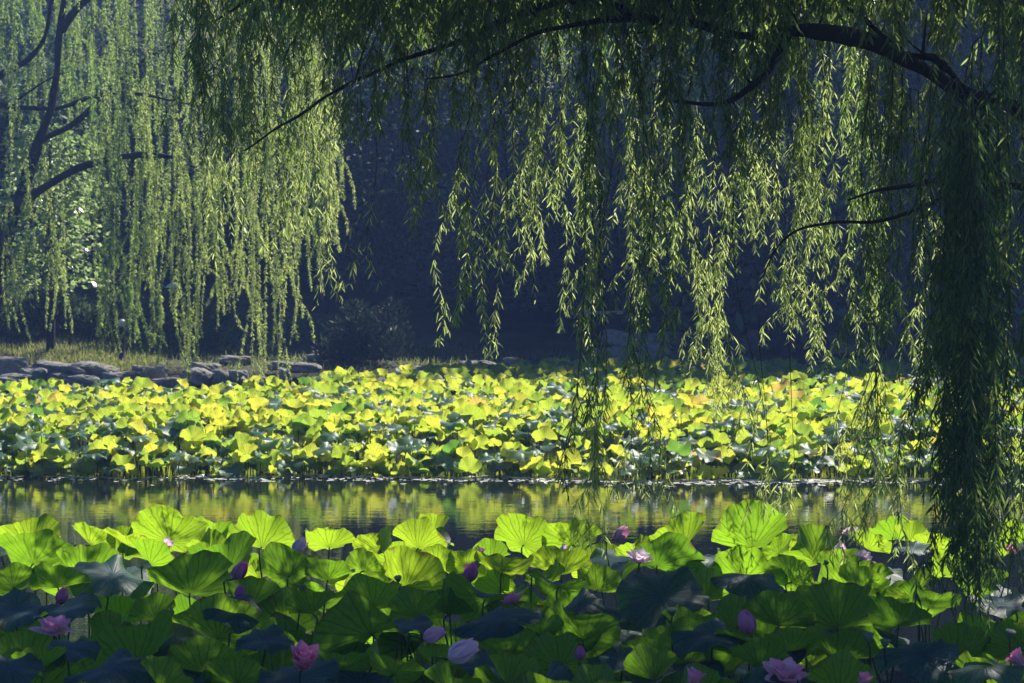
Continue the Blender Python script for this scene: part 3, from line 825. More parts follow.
def near_willow():
    base = np.array([5.3, 13.0, -.35])
    root = empty("weeping_willow", base, "weeping willow hanging over the near lotus from the right, dark knotted limb across the top", "tree")
    tr = MB()
    P = spline([[5.3, 13, -.6, .42], [5.25, 13, .6, .33], [5.1, 12.9, 2.2, .28], [4.9, 12.9, 3.6, .26], [4.6, 13.0, 5.2, .22], [4.3, 13.1, 7.2, .13]], 22)
    tr.add(*tube(P[:, :3], P[:, 3] * (1 + .08 * np.sin(np.arange(22) * 1.7)), 14))
    tr.build("trunk", M["bark"], root, origin=base)
    mw = lambda p: (0, 0)
    limbs = [
        [(1200, 175, 12.9, .13), (1080, 128, 12.8, .10), (1010, 106, 12.6, .075), (960, 92, 12.5, .066), (915, 66, 12.4, .060), (870, 44, 12.3, .062), (825, 34, 12.2, .060), (790, 30, 12.2, .045), (740, 34, 12.3, .03), (690, 22, 12.4, .03), (640, 18, 12.5, .045), (600, 2, 12.6, .03), (560, 4, 12.6, .028), (512, 15, 12.5, .022), (466, 36, 12.4, .016), (400, 62, 12.2, .012), (357, 82, 12.0, .010), (327, 99, 11.8, .009), (278, 127, 11.6, .007), (245, 150, 11.5, .004)],
        [(790, 30, 12.2, .03), (770, 70, 12.0, .022), (730, 100, 11.9, .016), (676, 103, 11.8, .010)],
        [(640, 18, 12.5, .022), (560, 28, 12.3, .016), (512, 43, 12.2, .013), (480, 62, 12.1, .010), (458, 73, 12.0, .008), (425, 79, 11.9, .004)],
        [(960, 92, 12.5, .04), (935, 60, 12.6, .030), (905, 53, 12.7, .02), (860, 20, 12.9, .016), (800, -20, 13.1, .012)],
        [(1180, 215, 12.6, .06), (1060, 190, 12.4, .035), (960, 183, 12.2, .022), (900, 187, 12.0, .012), (850, 200, 11.8, .005)],
        [(690, 22, 12.4, .02), (640, -20, 12.9, .02), (560, -60, 13.4, .02), (430, -70, 13.2, .015), (300, -30, 12.6, .010), (215, 20, 12.2, .006)],
        [(357, 82, 12.0, .008), (366, 50, 12.1, .007), (380, 10, 12.3, .005)],
        [(764, 275, 12.9, .004), (778, 248, 12.8, .006), (800, 229, 12.8, .008), (835, 222, 12.7, .010), (880, 222, 12.5, .011), (930, 205, 12.3, .014), (975, 184, 12.2, .02)],
    ]
    for L in limbs:
        mb = MB()
        L = [(a, b, d_, r * (.82 if r > .03 else 1)) for (a, b, d_, r) in L]
        S = branch(mb, L, 6 * len(L), 8)
        for q in range(3, len(S) - 2, 4):
            if S[q, 3] > .02:
                e = S[q, :3] + np.array([U(-.3, .1), U(-.15, .15), U(-.12, .28)])
                mb.add(*tube(spline([S[q, :3], (S[q, :3] + e) / 2 + U(-.03, .03, 3), e], 6), np.linspace(.012, .003, 6), 5))
        mb.build("limb", M["bark"], root, origin=base)
    # upper limbs out of the frame, on the trunk
    for (pts) in ([[4.6, 13, 5.2, .16], [3.6, 13.6, 6.6, .10], [2.2, 14.2, 7.2, .05], [.6, 14.2, 6.6, .02]],
                  [[4.9, 12.9, 3.9, .14], [3.8, 12.2, 5.6, .09], [2.4, 11.4, 6.3, .05], [1.0, 10.9, 6.0, .02]],
                  [[4.3, 13.1, 7.0, .11], [4.8, 13.6, 8.2, .07], [5.6, 13.0, 8.4, .03]],
                  [[5.0, 12.9, 3.0, .14], [4.5, 11.8, 5.2, .09], [4.0, 10.6, 6.0, .03]],
                  [[4.9, 12.9, 4.0, .14], [5.3, 14.2, 6.2, .08], [5.2, 15.4, 6.6, .03]]):
        S = spline(pts, 18)
        MB().add(*tube(S[:, :3], S[:, 3], 8)).build("limb", M["bark"], root, origin=base)

    # px, y top, y bottom, count, spread px, distance, leaf density, bare share at the top, tone (leaf colour, bright for sunlit strands, dark for shaded), laterals
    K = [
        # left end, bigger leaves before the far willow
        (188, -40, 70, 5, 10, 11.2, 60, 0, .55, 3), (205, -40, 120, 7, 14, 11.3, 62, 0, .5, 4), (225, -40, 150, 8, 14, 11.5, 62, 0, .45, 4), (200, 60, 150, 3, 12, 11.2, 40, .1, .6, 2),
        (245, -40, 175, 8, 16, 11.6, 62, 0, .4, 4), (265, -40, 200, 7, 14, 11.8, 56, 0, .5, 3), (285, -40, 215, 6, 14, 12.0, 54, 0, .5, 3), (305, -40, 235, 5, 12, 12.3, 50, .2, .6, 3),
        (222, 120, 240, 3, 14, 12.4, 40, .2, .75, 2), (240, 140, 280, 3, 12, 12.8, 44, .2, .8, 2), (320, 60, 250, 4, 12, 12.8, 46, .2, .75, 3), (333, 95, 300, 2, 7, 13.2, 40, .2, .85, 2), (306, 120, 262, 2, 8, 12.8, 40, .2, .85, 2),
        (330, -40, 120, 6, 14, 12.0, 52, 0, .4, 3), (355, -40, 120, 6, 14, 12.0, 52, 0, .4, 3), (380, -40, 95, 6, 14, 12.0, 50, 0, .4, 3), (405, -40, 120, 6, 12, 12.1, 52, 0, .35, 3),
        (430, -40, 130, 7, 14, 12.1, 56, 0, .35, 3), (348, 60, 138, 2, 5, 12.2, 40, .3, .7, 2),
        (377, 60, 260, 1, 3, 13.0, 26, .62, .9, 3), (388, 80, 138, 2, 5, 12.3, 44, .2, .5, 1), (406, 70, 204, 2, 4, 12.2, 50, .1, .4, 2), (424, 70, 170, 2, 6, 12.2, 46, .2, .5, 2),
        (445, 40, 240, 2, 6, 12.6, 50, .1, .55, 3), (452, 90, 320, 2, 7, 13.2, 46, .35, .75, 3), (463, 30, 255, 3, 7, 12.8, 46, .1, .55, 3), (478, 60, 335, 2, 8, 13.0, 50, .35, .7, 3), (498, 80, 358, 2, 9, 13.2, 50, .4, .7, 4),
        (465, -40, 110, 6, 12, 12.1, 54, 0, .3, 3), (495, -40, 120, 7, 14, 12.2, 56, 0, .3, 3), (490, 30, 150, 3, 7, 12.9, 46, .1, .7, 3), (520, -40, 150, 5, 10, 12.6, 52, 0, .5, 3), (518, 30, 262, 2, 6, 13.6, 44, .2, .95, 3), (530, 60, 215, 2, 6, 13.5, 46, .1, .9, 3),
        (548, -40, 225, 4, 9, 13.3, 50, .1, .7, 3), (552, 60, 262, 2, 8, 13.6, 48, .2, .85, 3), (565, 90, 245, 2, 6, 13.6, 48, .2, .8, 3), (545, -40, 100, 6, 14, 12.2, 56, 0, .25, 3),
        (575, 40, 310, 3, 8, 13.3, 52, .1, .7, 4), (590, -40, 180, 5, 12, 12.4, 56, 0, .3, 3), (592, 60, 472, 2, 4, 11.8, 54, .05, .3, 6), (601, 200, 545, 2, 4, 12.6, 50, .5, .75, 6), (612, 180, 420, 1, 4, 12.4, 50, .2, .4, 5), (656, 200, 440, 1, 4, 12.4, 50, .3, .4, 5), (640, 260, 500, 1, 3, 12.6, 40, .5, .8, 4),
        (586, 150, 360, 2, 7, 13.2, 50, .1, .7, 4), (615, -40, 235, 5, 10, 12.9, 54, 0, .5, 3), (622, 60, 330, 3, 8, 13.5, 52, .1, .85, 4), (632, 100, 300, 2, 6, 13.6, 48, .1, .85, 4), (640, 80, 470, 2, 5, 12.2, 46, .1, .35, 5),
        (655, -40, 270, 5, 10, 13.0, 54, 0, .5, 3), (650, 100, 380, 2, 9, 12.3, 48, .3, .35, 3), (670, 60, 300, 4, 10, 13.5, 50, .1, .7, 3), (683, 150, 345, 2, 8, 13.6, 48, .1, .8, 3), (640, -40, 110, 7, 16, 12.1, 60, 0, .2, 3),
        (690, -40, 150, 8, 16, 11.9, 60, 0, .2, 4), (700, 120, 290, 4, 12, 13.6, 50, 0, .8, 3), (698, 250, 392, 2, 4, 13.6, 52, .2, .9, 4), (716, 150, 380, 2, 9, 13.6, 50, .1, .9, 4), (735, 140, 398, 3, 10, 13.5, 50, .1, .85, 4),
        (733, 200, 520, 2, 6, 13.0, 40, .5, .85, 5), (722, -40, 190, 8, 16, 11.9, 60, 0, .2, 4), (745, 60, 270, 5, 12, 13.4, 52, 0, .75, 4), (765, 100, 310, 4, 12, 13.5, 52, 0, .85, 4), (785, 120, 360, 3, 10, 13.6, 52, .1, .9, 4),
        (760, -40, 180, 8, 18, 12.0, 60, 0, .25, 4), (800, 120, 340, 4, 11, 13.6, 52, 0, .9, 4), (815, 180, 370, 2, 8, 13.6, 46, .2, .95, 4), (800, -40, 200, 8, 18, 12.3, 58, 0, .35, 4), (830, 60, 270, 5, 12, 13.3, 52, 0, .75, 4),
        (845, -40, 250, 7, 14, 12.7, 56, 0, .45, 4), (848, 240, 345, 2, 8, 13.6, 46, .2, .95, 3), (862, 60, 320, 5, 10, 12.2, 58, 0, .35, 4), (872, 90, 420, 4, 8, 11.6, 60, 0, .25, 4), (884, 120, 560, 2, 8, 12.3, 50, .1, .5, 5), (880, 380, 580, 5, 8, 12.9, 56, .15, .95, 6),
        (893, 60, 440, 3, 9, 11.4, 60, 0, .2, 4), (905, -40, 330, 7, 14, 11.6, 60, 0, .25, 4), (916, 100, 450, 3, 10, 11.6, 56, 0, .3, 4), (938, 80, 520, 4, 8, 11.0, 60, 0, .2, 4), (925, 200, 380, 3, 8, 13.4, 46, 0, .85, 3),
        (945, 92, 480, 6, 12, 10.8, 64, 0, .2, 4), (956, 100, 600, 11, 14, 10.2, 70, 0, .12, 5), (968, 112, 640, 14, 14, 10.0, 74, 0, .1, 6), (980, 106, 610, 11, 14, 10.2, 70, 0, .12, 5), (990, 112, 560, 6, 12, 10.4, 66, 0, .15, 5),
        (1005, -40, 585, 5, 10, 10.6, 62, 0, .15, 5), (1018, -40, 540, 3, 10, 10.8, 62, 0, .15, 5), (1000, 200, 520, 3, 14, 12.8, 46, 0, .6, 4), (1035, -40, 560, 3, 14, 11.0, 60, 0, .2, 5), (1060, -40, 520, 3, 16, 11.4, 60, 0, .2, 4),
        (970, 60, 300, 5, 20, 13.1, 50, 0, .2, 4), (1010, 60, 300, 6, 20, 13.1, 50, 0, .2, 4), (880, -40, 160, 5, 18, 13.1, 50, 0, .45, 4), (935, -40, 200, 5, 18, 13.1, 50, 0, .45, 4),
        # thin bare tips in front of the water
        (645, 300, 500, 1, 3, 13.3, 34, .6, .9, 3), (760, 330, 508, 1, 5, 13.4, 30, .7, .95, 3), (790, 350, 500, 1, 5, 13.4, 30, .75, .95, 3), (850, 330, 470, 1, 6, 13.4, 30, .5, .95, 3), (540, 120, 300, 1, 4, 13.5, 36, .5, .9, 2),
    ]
    for (px, yt, yb, n, sp, d, dens, bare, tone, lat) in K:
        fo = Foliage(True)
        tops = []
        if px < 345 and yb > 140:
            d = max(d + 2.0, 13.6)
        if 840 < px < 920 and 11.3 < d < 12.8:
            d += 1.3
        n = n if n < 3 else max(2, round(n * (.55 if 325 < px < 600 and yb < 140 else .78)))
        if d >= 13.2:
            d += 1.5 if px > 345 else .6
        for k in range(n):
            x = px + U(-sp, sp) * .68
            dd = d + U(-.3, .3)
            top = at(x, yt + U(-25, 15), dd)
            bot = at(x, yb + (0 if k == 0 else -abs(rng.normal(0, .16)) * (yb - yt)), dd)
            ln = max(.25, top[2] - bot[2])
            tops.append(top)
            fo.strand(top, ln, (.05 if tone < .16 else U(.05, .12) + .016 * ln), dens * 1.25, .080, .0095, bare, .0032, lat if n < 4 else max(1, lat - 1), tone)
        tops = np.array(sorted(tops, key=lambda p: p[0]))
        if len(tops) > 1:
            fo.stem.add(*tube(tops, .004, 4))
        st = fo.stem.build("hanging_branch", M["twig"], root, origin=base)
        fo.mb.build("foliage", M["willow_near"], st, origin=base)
    # the crown above the frame, spread and thickened to shade the near bed
    cr = Foliage(True)
    for k in range(2300):
        x, d = U(-1.6, 6.8), U(10.0, 15.8)
        z = U(5.5, 7.4) - .12 * (x - 4) ** 2 * .3
        if (d > 15.4 and x < .2) or (x > 4.6 and k % 5 < 3):
            continue
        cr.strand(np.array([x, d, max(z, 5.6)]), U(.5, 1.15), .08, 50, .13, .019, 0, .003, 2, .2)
    for k in range(110):
        px = U(190, 1040)
        d = U(11.6, 13.2)
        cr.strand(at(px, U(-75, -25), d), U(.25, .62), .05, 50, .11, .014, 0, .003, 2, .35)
    cr.mb.build("crown", M["willow_near"], root, origin=base)
    return root


near_willow()


def far_willow():
    base = np.array([*at(-22, 350, 52.5)])
    base[2] = float(ground_z(base[0], base[1])) - .1
    root = empty("weeping_willow", base, "hazy weeping willow on the far left bank, strands reaching down to the boulders", "tree")
    mb = MB()
    branch(mb, [(-22, 392, 52.5, .36), (-14, 330, 52.5, .28), (4, 240, 52.5, .22), (20, 195, 52.4, .17), (38, 146, 52.3, .14), (50, 110, 52.2, .10), (57, 70, 52.2, .09), (60, 30, 52.2, .09), (74, -60, 52, .08), (84, -160, 52, .05)], 40, 12)
    mb.build("trunk", M["bark"], root, origin=base)
    for L in [[(16, 206, 52.2, .13), (30, 197, 51.2, .12), (45, 188, 50, .105), (70, 172, 49.2, .095), (110, 159, 48.8, .085), (150, 155, 48.6, .07), (180, 160, 48.6, .045), (205, 175, 48.6, .015)],
              [(62, 30, 52.2, .12), (78, 8, 52, .10), (110, -20, 51.8, .08), (160, -50, 51.5, .05), (220, -50, 51.2, .03), (290, -10, 50.8, .01)],
              [(-40, 100, 53, .08), (0, 104, 52.8, .07), (50, 109, 52.5, .06), (90, 98, 52, .06), (120, 92, 51.6, .05), (170, 100, 51, .03), (230, 112, 50.6, .012)],
              [(-30, 100, 53.5, .12), (0, 75, 53, .11), (25, 62, 52.8, .09), (45, 35, 52.6, .06), (55, -20, 52.5, .04)],
              [(42, 140, 52.3, .08), (80, 118, 52.6, .07), (130, 70, 53, .04), (180, 40, 53.2, .02)],
              [(18, 100, 51.8, .04), (50, 78, 51.6, .02), (70, 72, 51.5, .01)]]:
        m = MB()
        branch(m, L, 6 * len(L), 7)
        m.build("limb", M["bark"], root, origin=base)
    # px, top, bottom, count, spread, distance, tone (leaf colour, brighter for sunlit strands)
    K = [(5, -60, 250, 9, 12, 52, .5), (25, -60, 240, 9, 12, 52.5, .5), (45, -60, 200, 10, 14, 53, .45), (10, 120, 330, 3, 10, 50.5, .7), (25, 150, 345, 3, 4, 50.5, .75), (44, 130, 330, 4, 5, 50.6, .8), (65, 160, 328, 4, 9, 50.6, .75),
         (70, -60, 180, 12, 14, 53, .4), (90, 20, 365, 6, 4, 50.4, .25), (88, -60, 220, 10, 10, 52.5, .5), (105, 60, 352, 7, 7, 50.8, .7), (108, -60, 160, 10, 12, 52, .5), (118, 100, 360, 4, 5, 50.4, .3),
         (128, -60, 320, 9, 8, 51.5, .6), (136, 160, 372, 6, 6, 50.2, .3), (145, 100, 335, 8, 8, 50.8, .8), (155, -60, 300, 9, 9, 51.5, .65), (158, 150, 350, 4, 6, 50.6, .8), (150, -60, 130, 10, 14, 53, .5),
         (176, 120, 384, 8, 6, 50, .85), (186, 120, 372, 6, 6, 50.2, .8), (196, 100, 360, 6, 6, 50.4, .8), (180, -60, 220, 10, 12, 51.5, .6), (205, -60, 330, 8, 7, 50.8, .85), (216, 60, 310, 7, 7, 50.6, .85), (228, -60, 300, 9, 9, 50.6, .8), (240, 80, 322, 7, 6, 50.4, .9),
         (256, 60, 380, 8, 4, 49.8, .9), (266, 60, 388, 8, 4, 49.8, .9), (276, 40, 382, 6, 4, 49.9, .85), (250, -60, 220, 10, 12, 51, .75), (275, -60, 230, 10, 12, 50.6, .8), (290, 40, 345, 6, 5, 50, .85), (300, -60, 285, 9, 8, 50.2, .85),
         (312, 20, 295, 8, 7, 50, .9), (322, 20, 270, 7, 6, 50, .9), (332, 60, 262, 6, 5, 49.9, .9), (340, 110, 230, 4, 4, 49.9, .9), (60, -60, 120, 10, 20, 54, .4), (20, -60, 120, 10, 20, 54, .45), (115, -60, 100, 10, 20, 54, .5), (200, -60, 120, 10, 20, 53, .6)]
    for (px, yt, yb, n, sp, d, tone) in K:
        fo = Foliage(False)
        tops = []
        if yb > 330:
            d -= 3.0
        if px < 75 and 180 <= yb <= 260:
            yb -= 70
        n = max(2, int(n * (.48 if yb < 260 else .58)))
        for k in range(n):
            x = px + U(-sp, sp) * (.5 if yt > -20 else 1.2)
            dd = d + U(-.6, .6)
            top = at(x, yt + U(-25, 25), dd)
            bot = at(x, yb + (0 if k % 3 == 0 else -abs(rng.normal(0, .12)) * (yb - yt)), dd)
            tops.append(top)
            fo.strand(top, max(.8, top[2] - bot[2]), .22, 92, .105, .0165, 0, .006, 4, tone, 2.6)
        tops = np.array(sorted(tops, key=lambda p: p[0]))
        if len(tops) > 1:
            fo.stem.add(*tube(tops, .004, 4))
        st = fo.stem.build("hanging_branch", M["twig"], root, origin=base)
        fo.mb.build("foliage", M["willow_far"], st, origin=base)
    cr = Foliage(False)
    for k in range(45):
        a, q = U(0, 6.28), math.sqrt(U(0, 1))
        x, y = -10.2 + 6.2 * q * math.cos(a), 52.5 + 3.6 * q * math.sin(a)
        z = 10.6 + 2.6 * math.sqrt(max(0, 1 - q * q)) + U(-.6, .3)
        cr.strand(np.array([x, y, z]), U(1.0, 3.2), .15, 34, .13, .025, 0, .006, 0, .5)
    cr.mb.build("crown", M["willow_far"], root, origin=base)


far_willow()


def right_willow():
    """a dim hazy willow on the far bank, glimpsed through the near one"""
    base = np.array([7.4, 54.5, float(ground_z(np.array(7.4), np.array(54.5))) - .1])
    root = empty("weeping_willow", base, "dim hazy weeping willow across the pond, glimpsed through the near willow's strands", "tree")
    S = spline([[7.4, 54.5, .3, .34], [7.2, 54.3, 3, .26], [6.9, 53.8, 6, .2], [6.4, 53, 9, .14], [6.0, 52.4, 11.5, .07]], 24)
    MB().add(*tube(S[:, :3], S[:, 3] * (1 + .08 * wob(S[:, 2], S[:, 0], 2, 5)), 10)).build("trunk", M["bark"], root, origin=base)
    for L in ([[6.9, 53.8, 6.2, .13], [5.4, 52.4, 8.0, .1], [3.6, 51, 9.2, .07], [1.6, 50, 9.6, .03]], [[7.0, 54, 5, .12], [9.0, 53, 7.6, .09], [11, 51.8, 8.6, .05], [12.6, 51, 8.4, .02]],
              [[6.6, 53.3, 8, .1], [6.6, 51.6, 10, .06], [6.2, 50.4, 10.4, .03]]):
        S = spline(L, 16)
        MB().add(*tube(S[:, :3], S[:, 3], 7)).build("limb", M["bark"], root, origin=base)
    for (px, yb, n, sp) in [(560, 150, 4, 10), (585, 235, 5, 9), (610, 190, 5, 10), (632, 265, 5, 9), (655, 210, 5, 10), (680, 285, 6, 10), (705, 230, 5, 10), (728, 180, 5, 12), (755, 250, 5, 12), (790, 200, 5, 12),
                            (830, 240, 5, 12), (862, 190, 5, 12), (890, 265, 5, 11), (925, 230, 5, 12), (955, 280, 5, 12), (985, 240, 5, 12), (1015, 290, 5, 12)]:
        fo = Foliage(False)
        tops = []
        d = U(49.4, 51)
        for k in range(n):
            x = px + U(-sp, sp)
            dd = d + U(-.5, .5)
            top, bot = at(x, U(-110, -40), dd), at(x, yb * (1 if k == 0 else U(.55, .95)), dd)
            tops.append(top)
            fo.strand(top, top[2] - bot[2], .25, 60, .105, .0165, 0, .006, 4, .4, 2.6)
        tops = np.array(sorted(tops, key=lambda p: p[0]))
        fo.stem.add(*tube(tops, .006, 4))
        st = fo.stem.build("hanging_branch", M["twig"], root, origin=base)
        fo.mb.build("foliage", M["willow_far"], st, origin=base)


right_willow()


# ------------------------------------------------------------------ hillside trees and shrubs
def crown_mesh(n, H, prof, size, lump=.25, seed=0, droop=.3):
    """leaf-sized faces through the volume of a crown; prof(t) = radius over height share t"""
    r = np.random.default_rng(seed)
    t = r.uniform(0, 1, n) ** .9
    th = r.uniform(0, 6.2832, n)
    R = prof(t) * (1 + lump * (np.sin(3 * th + 9 * t) + np.sin(5 * th - 14 * t) * .7 + .6 * np.sin(23 * t)))
    rad = np.maximum(R, .05) * np.sqrt(r.uniform(.12, 1, n))
    P = np.stack([rad * np.cos(th), rad * np.sin(th), t * H], -1)
    out = unit(np.stack([np.cos(th), np.sin(th), np.full(n, -droop)], -1) + r.normal(size=(n, 3)) * .55)
    W = unit(np.cross(out, r.normal(size=(n, 3))))
    L = size * r.uniform(.6, 1.4, n)
    return P, out, W, L, r.uniform(0, 1, n)


def make_tree(name, label, cat, group, loc, H, prof, n, size, mat, trunk_h, trunk_r, seed, lump=.25, aspect=.45):
    root = empty(name, loc, label, cat, group)
    P, D, W, L, vy = crown_mesh(n, H - trunk_h, prof, size, lump, seed)
    P[:, 2] += trunk_h
    V, F = leaves4(P, D, W, L, L * aspect)
    MB().add(V, F, np.repeat(vy, 4)).build("crown", mat, root)
    S = spline([[0, 0, -.4, trunk_r * 1.3], [.05, 0, H * .2, trunk_r], [0, .08, H * .55, trunk_r * .6], [.03, 0, H * .92, trunk_r * .12]], 12)
    MB().add(*tube(S[:, :3], S[:, 3], 9)).build("trunk", M["bark"], root)
    return root


cone = lambda R: (lambda t: R * (1 - t) ** .75 * (.85 + .15 * np.sin(t * 40)) + .12)
dome = lambda R: (lambda t: R * np.sqrt(np.clip(1 - (2 * t - .85) ** 2 / 1.5, .02, 1)))
SP = ((15, 55, "a"), )
protos = [
    make_tree("evergreen_tree", "dark evergreen tree in the shaded wood behind the pond", "tree", "trees of the shaded hillside wood", (0, 62, 0), 11, cone(3.0), 7000, .34, M["evergreen"], .6, .2, 1),
    make_tree("evergreen_tree", "dark evergreen tree in the shaded wood behind the pond", "tree", "trees of the shaded hillside wood", (4, 62, 0), 13, cone(3.2), 8000, .36, M["evergreen"], .5, .22, 2, .3),
    make_tree("leafy_tree", "dark leafy tree in the shaded wood behind the pond", "tree", "leafy trees of the shaded hillside wood", (8, 62, 0), 10, dome(3.4), 7500, .34, M["evergreen"], 1.0, .2, 3, .22),
    make_tree("leafy_tree", "dark leafy tree in the shaded wood behind the pond", "tree", "leafy trees of the shaded hillside wood", (8, 62, 0), 13, dome(3.8), 8500, .36, M["evergreen"], 1.2, .22, 4, .28),
]
first = [True] * 4


def plant(i, x, y, s=1.0):
    o = protos[i] if first[i] else copy_tree(protos[i])
    first[i] = False
    o.location = (x, y, float(ground_z(np.array(x), np.array(y))) - .1)
    o.rotation_euler.z = U(0, 6.28)
    o.scale = (s, s, s * U(.9, 1.1))
    return o


for k, (x, y, i, s) in enumerate([
        (-3.6, 60, 2, .85), (-.8, 61, 0, .95), (1.8, 60.5, 3, .72), (4.2, 61.5, 1, .85), (7.0, 60, 2, .95), (9.6, 61.5, 0, 1.0), (12.3, 60, 3, .95), (15.2, 61, 1, 1.05),
        (-6.2, 62, 0, .72), (-8.8, 62, 2, .7), (-11.4, 61, 1, .55), (-14, 62.5, 2, .7), (-16.5, 62, 0, .6),
        (-1.8, 66, 1, 1.0), (1.0, 67, 2, 1.1), (3.4, 66, 0, 1.2), (6.2, 67, 3, 1.1), (9.2, 67, 1, 1.2), (12.4, 66, 2, 1.3), (15.6, 67, 3, 1.2), (18.8, 66, 1, 1.2), (-5, 67.5, 3, .72), (-9, 68, 0, .75), (-13.5, 68, 3, .6), (-17.5, 68, 2, .7),
        (0, 74, 3, 1.2), (4, 75, 1, 1.4), (8, 74, 3, 1.4), (12, 75, 1, 1.5), (17, 74, 3, 1.4), (22, 76, 1, 1.5), (-4.5, 75, 1, .9)]):
    plant(i, x, y, s)
make_tree("pale_leafy_tree", "paler loose leafy tree standing out of the dark wood in the middle", "tree", None, (at(322, 300, 59.5)[0], 59.5, float(ground_z(np.array(-5.7), np.array(59.5)))), 8.6, dome(1.9), 3000, .26, M["shrub"], 1.5, .13, 77, .45, .5)
# tall trees on the right bank that shade the back of the far bed
for (x, y, i, s) in [(7.6, 56.5, 1, 1.3), (10.6, 55.5, 3, 1.3), (14.0, 54, 1, 1.25), (17.2, 52, 3, 1.15), (15.2, 57.5, 3, 1.0), (17.5, 53, 1, 1.0), (13.0, 57.5, 1, .95), (20.5, 56, 3, 1.1), (18.5, 59, 1, 1.15)]:
    plant(i, x, y, s)
# the far wood: one hazy mass
wood = MB()
for k in range(60):
    x, y = U(-34, 40), U(84, 125)
    if x < -6 and y < 95:
        continue
    H = U(9, 15)
    P, D, W, L, vy = crown_mesh(2300, H, rng.choice([0, 1]) and cone(3.6) or dome(4.2), .6, .25, 100 + k)
    P = P + np.array([x, y, float(ground_z(np.array(x), np.array(y)))])
    V, F = leaves4(P, D, W, L, L * .5)
    wood.add(V, F, np.repeat(vy, 4))
tag(wood.build("far_wood", M["evergreen"]), kind="stuff", label="distant hazy wood rising on the hillside", cat="wood")

# broadleaf tree with shining leaves behind the far willow
p = at(50, 360, 53.2)
make_tree("broadleaf_tree", "small tree with bright glinting leaves behind the far willow's trunk", "tree", None, (p[0], 53.2, float(ground_z(p[0], np.array(53.2)))), 6.0, dome(1.3), 4200, .14, M["broadleaf"], 1.6, .1, 9, .3, .7)


def shrub(px, py_base, d, H, R, n, size, label, seed, mat="shrub", prof=None):
    x = at(px, py_base, d)[0]
    z = float(ground_z(np.array(x), np.array(float(d))))
    root = empty("shrub", (x, d, z), label, "shrub")
    mb = MB()
    for q in range(7):
        a, rr = U(0, 6.28), R * U(.15, .75)
        h = H * U(.45, 1.12)
        P, D, W, L, vy = crown_mesh(n // 6, h, dome(R * U(.28, .5)), size * U(.7, 1.1), .5, seed * 10 + q, -1.2)
        P = P + np.array([rr * math.cos(a), rr * math.sin(a), 0])
        V, F = leaves4(P, D, W, L, L * .3)
        mb.add(V, F, np.repeat(vy, 4))
    mb.build("foliage", M[mat], root)
    st = MB()
    for k in range(7):
        a = U(0, 6.28)
        st.add(*tube(spline([[0, 0, -.2], [.2 * R * math.cos(a), .2 * R * math.sin(a), H * .4], [.6 * R * math.cos(a), .6 * R * math.sin(a), H * .85]], 7), np.linspace(.02, .006, 7), 5))
    st.build("stems", M["twig"], root)


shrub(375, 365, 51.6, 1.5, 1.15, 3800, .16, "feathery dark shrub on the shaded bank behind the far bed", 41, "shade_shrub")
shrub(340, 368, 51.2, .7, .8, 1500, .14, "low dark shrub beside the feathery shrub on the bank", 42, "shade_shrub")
shrub(20, 330, 56, 1.6, 1.5, 3600, .17, "spreading juniper-like shrub above the grass bank at the left", 43)
shrub(62, 335, 55.5, 1.2, 1.1, 2600, .15, "rounded dark shrub behind the grass bank", 44)
shrub(95, 342, 55, 1.1, .9, 2200, .15, "yellowish shrub beside the lamp bollard on the left bank", 45)
shrub(165, 345, 54, 1.3, 1.2, 2600, .16, "dark shrub under the far willow's curtain", 46)
shrub(215, 345, 54, 1.1, 1.0, 2000, .15, "dark shrub behind the pale flat slab on the bank", 47)
shrub(700, 350, 53, 1.2, 1.3, 2200, .16, "dark shrub behind the stacked boulders", 48)
shrub(300, 345, 55, .9, 1.2, 2000, .15, "low dark shrub in the shade under the wood", 49)

# grass on the left bank
gr = MB()
n = 16000
gx, gy = U(-16, -9, n), U(48.3, 57, n)
keep = (gy > shore(gx) - .1) & (wob(gx, gy, .7, 8) > -.35)
gx, gy = gx[keep], gy[keep]
P = np.stack([gx, gy, ground_z(gx, gy) - .02], -1)
D = unit(rng.normal(size=(len(gx), 3)) * .4 + np.array([0, 0, 1.0]))
W = unit(np.cross(D, rng.normal(size=(len(gx), 3))))
V, F = leaves4(P, D, W, U(.08, .22, len(gx)), np.full(len(gx), .022))
gr.add(V, F, np.repeat(U(0, 1, len(gx)), 4))
n = 9000
gx, gy = U(-9, 14, n), U(48.8, 56, n)
keep = (gy > shore(gx) + .3) & (wob(gx, gy, .7, 8) > .1)
gx, gy = gx[keep], gy[keep]
P = np.stack([gx, gy, ground_z(gx, gy) - .02], -1)
D = unit(rng.normal(size=(len(gx), 3)) * .5 + np.array([0, 0, 1.0]))
W = unit(np.cross(D, rng.normal(size=(len(gx), 3))))
V, F = leaves4(P, D, W, U(.1, .3, len(gx)), np.full(len(gx), .025))
gr.add(V, F, np.repeat(U(0, .5, len(gx)), 4))
tag(gr.build("grass", M["grass"]), kind="stuff", label="short sunlit grass on the far bank", cat="grass")


